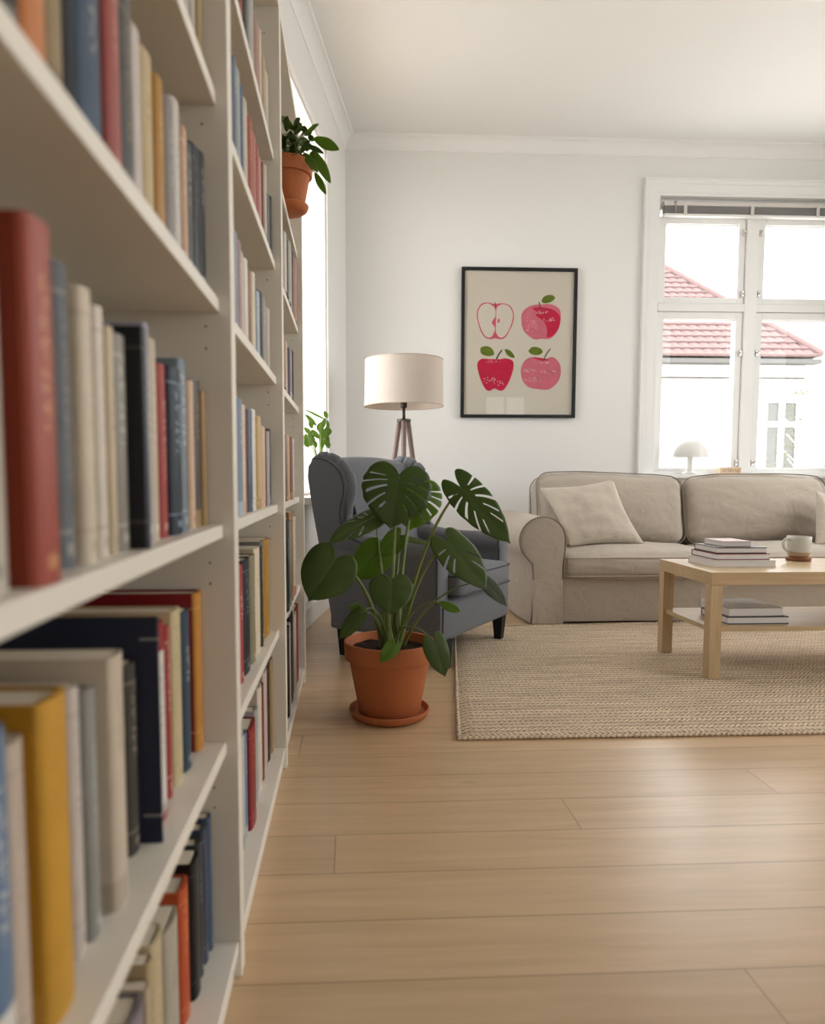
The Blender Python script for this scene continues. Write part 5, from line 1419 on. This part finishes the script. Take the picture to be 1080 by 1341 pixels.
for i, (kind, att, tip, wd, nr, mt, cuts) in enumerate(MONSTERA_LEAVES):
    att, tip = Vector(att), Vector(tip)
    d = att-Vector((PX, PY, .23)); ang = math.atan2(d.y*.4-.2*math.cos(i*2.1), d.x); r0 = .020+.028*((i*37) % 10)/10
    base = Vector((PX+.045*max(-1, min(1, d.x*3))+rp.uniform(-.012, .012), PY+rp.uniform(-.035, .02), .225))
    st = thing_stem = None
    c1 = base.lerp(att, .35)+Vector((-(d.x)*.12, 0, .06+.05*d.length)); c2 = base.lerp(att, .78)+Vector((-(d.x)*.10, .02, .05))
    if kind == 'slim' or att.z < .33: c1 = base+Vector((0, 0, .10)); c2 = base.lerp(att, .6)+Vector((0, 0, .08))
    pts = bez(base, c1, c2, att, 20); th = .0058 if wd > .1 else .0034
    bm = BM(); tube(bm, pts, [th*(1.5-1.0*k/20) for k in range(21)], 8)
    stm = obj('leaf_stalk', bm, M['stem'], mon, smooth=True)
    bm = BM(); sl = SPL if cuts == 'both' else FEW if cuts == 'few' else ()
    xv, yv, zv, L = leaf(bm, att, tip, wd, nr, SLIM if kind == 'slim' else HEART, sl, seed=i, curl=.16, droop=.12)
    lf = obj('leaf', bm, (M['leaf'], M['leaf2'], M['leaf3'])[mt], stm, smooth=True)
    if wd > .06:
        bm = BM(); tube(bm, [att+yv*(L*t)+zv*(.0012-.12*L*t*t) for t in [k/10*.93 for k in range(11)]], [.0016*(1-.8*k/10) for k in range(11)], 6)
        obj('midrib', bm, M['leafvein'], stm, smooth=True)
# a few short shoots around the crown
for i in range(9):
    a = rp.uniform(0, 6.28); b0 = Vector((PX+.03*math.cos(a), PY+.03*math.sin(a)-.01, .225)); e = b0+Vector((rp.uniform(-.07, .07), rp.uniform(-.03, .04), rp.uniform(.10, .26)))
    bm = BM(); tube(bm, bez(b0, b0+Vector((0, 0, .05)), b0.lerp(e, .7)+Vector((0, 0, .03)), e, 10), [.0062-.0004*k for k in range(11)], 8); obj('leaf_stalk', bm, M['stem'], mon, smooth=True)
sauc = BM(); lathe(sauc, [(0, 0.0), (.108, 0.0), (.126, .010), (.134, .026), (.134, .031), (.129, .032), (.119, .018), (.10, .0195), (0, .0195)], (PX, PY, 0.0004), 64)
tag(obj('plant_saucer', sauc, M['terra'], smooth=True, angle=40), 'round terracotta saucer on the floor under the monstera pot', 'saucer')

# plant on the top shelf of the far bookcase
QX, QY, QZ = -.190, 2.285, LEV['L3']
sauc = BM(); lathe(sauc, [(0, 0), (.046, 0), (.058, .008), (.063, .020), (.0615, .023), (.055, .012), (0, .010)], (QX, QY, QZ+.0004), 48)
tag(obj('plant_saucer', sauc, M['terra'], smooth=True, angle=40), 'small terracotta saucer on the top shelf of the farthest bookcase', 'saucer')
sp_ = thing('leafy_houseplant', (QX, QY, QZ+.011), 'glossy leaved houseplant in a terracotta pot high on the far bookcase', 'plant')
bm = BM(); lathe(bm, [(0, 0), (.046, 0), (.048, .003), (.066, .098), (.074, .100), (.0765, .138), (.074, .141), (.069, .138), (.066, .12), (0, .12)], (QX, QY, QZ+.0115), 48)
obj('pot', bm, M['terra'], sp_, smooth=True, angle=40)
bm = BM(); lathe(bm, [(0, .002), (.0655, 0), (.0655, -.004), (0, -.004)], (QX, QY, QZ+.0115+.130), 32); obj('soil', bm, M['soil'], sp_)
allv = list(SHELF_PLANT_LEAVES)
crown = Vector((QX+.005, QY, QZ+.145))
for i in range(75):
    a = rp.uniform(0, 6.28); rr_ = .065*math.sqrt(rp.random()); z_ = rp.uniform(.0, .10)
    at = crown+Vector((rr_*math.cos(a), rr_*math.sin(a), z_)); tp = at+Vector((math.cos(a)*rp.uniform(.012, .035)+rp.uniform(-.012, .012), math.sin(a)*.03-.01, rp.uniform(-.015, .028)))
    if tp.x > -.105: tp.x = -.105-rp.uniform(0, .02)
    allv.append((tuple(at), tuple(tp), rp.uniform(.022, .034)))
for i, (att, tip, wd) in enumerate(allv):
    att, tip = Vector(att), Vector(tip)
    b0 = crown+Vector((rp.uniform(-.02, .02), rp.uniform(-.02, .02), -.01))
    bm = BM(); tube(bm, bez(b0, b0+Vector((0, 0, .04)), b0.lerp(att, .7)+Vector((0, 0, .02)), att, 8), .0014, 6); stm = obj('leaf_stalk', bm, M['stem'], sp_, smooth=True)
    bm = BM(); leaf(bm, att, tip, wd, (rp.uniform(-.3, .3), -1, .3 if i > 8 else rp.uniform(-.2, .5)), SLIM, (), 4, 18, curl=.1, droop=.12, seed=i, thick=.0006); obj('leaf', bm, M['leaf2'] if i < 9 and i not in (6, 8) else M['leaf'], stm, smooth=True)

# plant on the left window sill, mostly hidden by bookcase and chair
wp = lw(3.74, .085, LWZ[0])
pp_ = thing('window_sill_plant', tuple(wp+Vector((0, 0, .0005))), 'light green leafy plant on the left window sill above the armchair', 'plant')
ORG[pp_.name] = wp+Vector((0, 0, .0005))
bm = BM(); lathe(bm, [(0, 0), (.034, 0), (.045, .085), (.050, .085), (.051, .10), (.047, .10), (.044, .09), (0, .088)], tuple(wp+Vector((0, 0, .0005))), 32); obj('pot', bm, M['terra'], pp_, smooth=True, angle=40)
ex = list(SILL_PLANT_LEAVES)
for i in range(16):
    x_ = wp.x+rp.uniform(-.0, .05); y_ = 3.72+rp.uniform(-.05, .04); z_ = rp.uniform(.95, 1.14); ex.append(((x_, y_, z_), (x_+rp.uniform(-.03, .03), y_, z_-rp.uniform(.03, .06)), rp.uniform(.018, .03)))
for i, (att, tip, wd) in enumerate(ex):
    att, tip = Vector(att), Vector(tip); b0 = wp+Vector((0, 0, .09))
    bm = BM(); tube(bm, bez(b0, b0+Vector((0, 0, .1)), att+Vector((-.02, 0, .03)), att, 8), .0013, 6); stm = obj('leaf_stalk', bm, M['stem'], pp_, smooth=True)
    bm = BM(); leaf(bm, att, tip, wd, (.2, -1, .3), SLIM, (), 4, 16, curl=.08, droop=.1, seed=i, thick=.0006); obj('leaf', bm, M['leaf2'], stm, smooth=True)
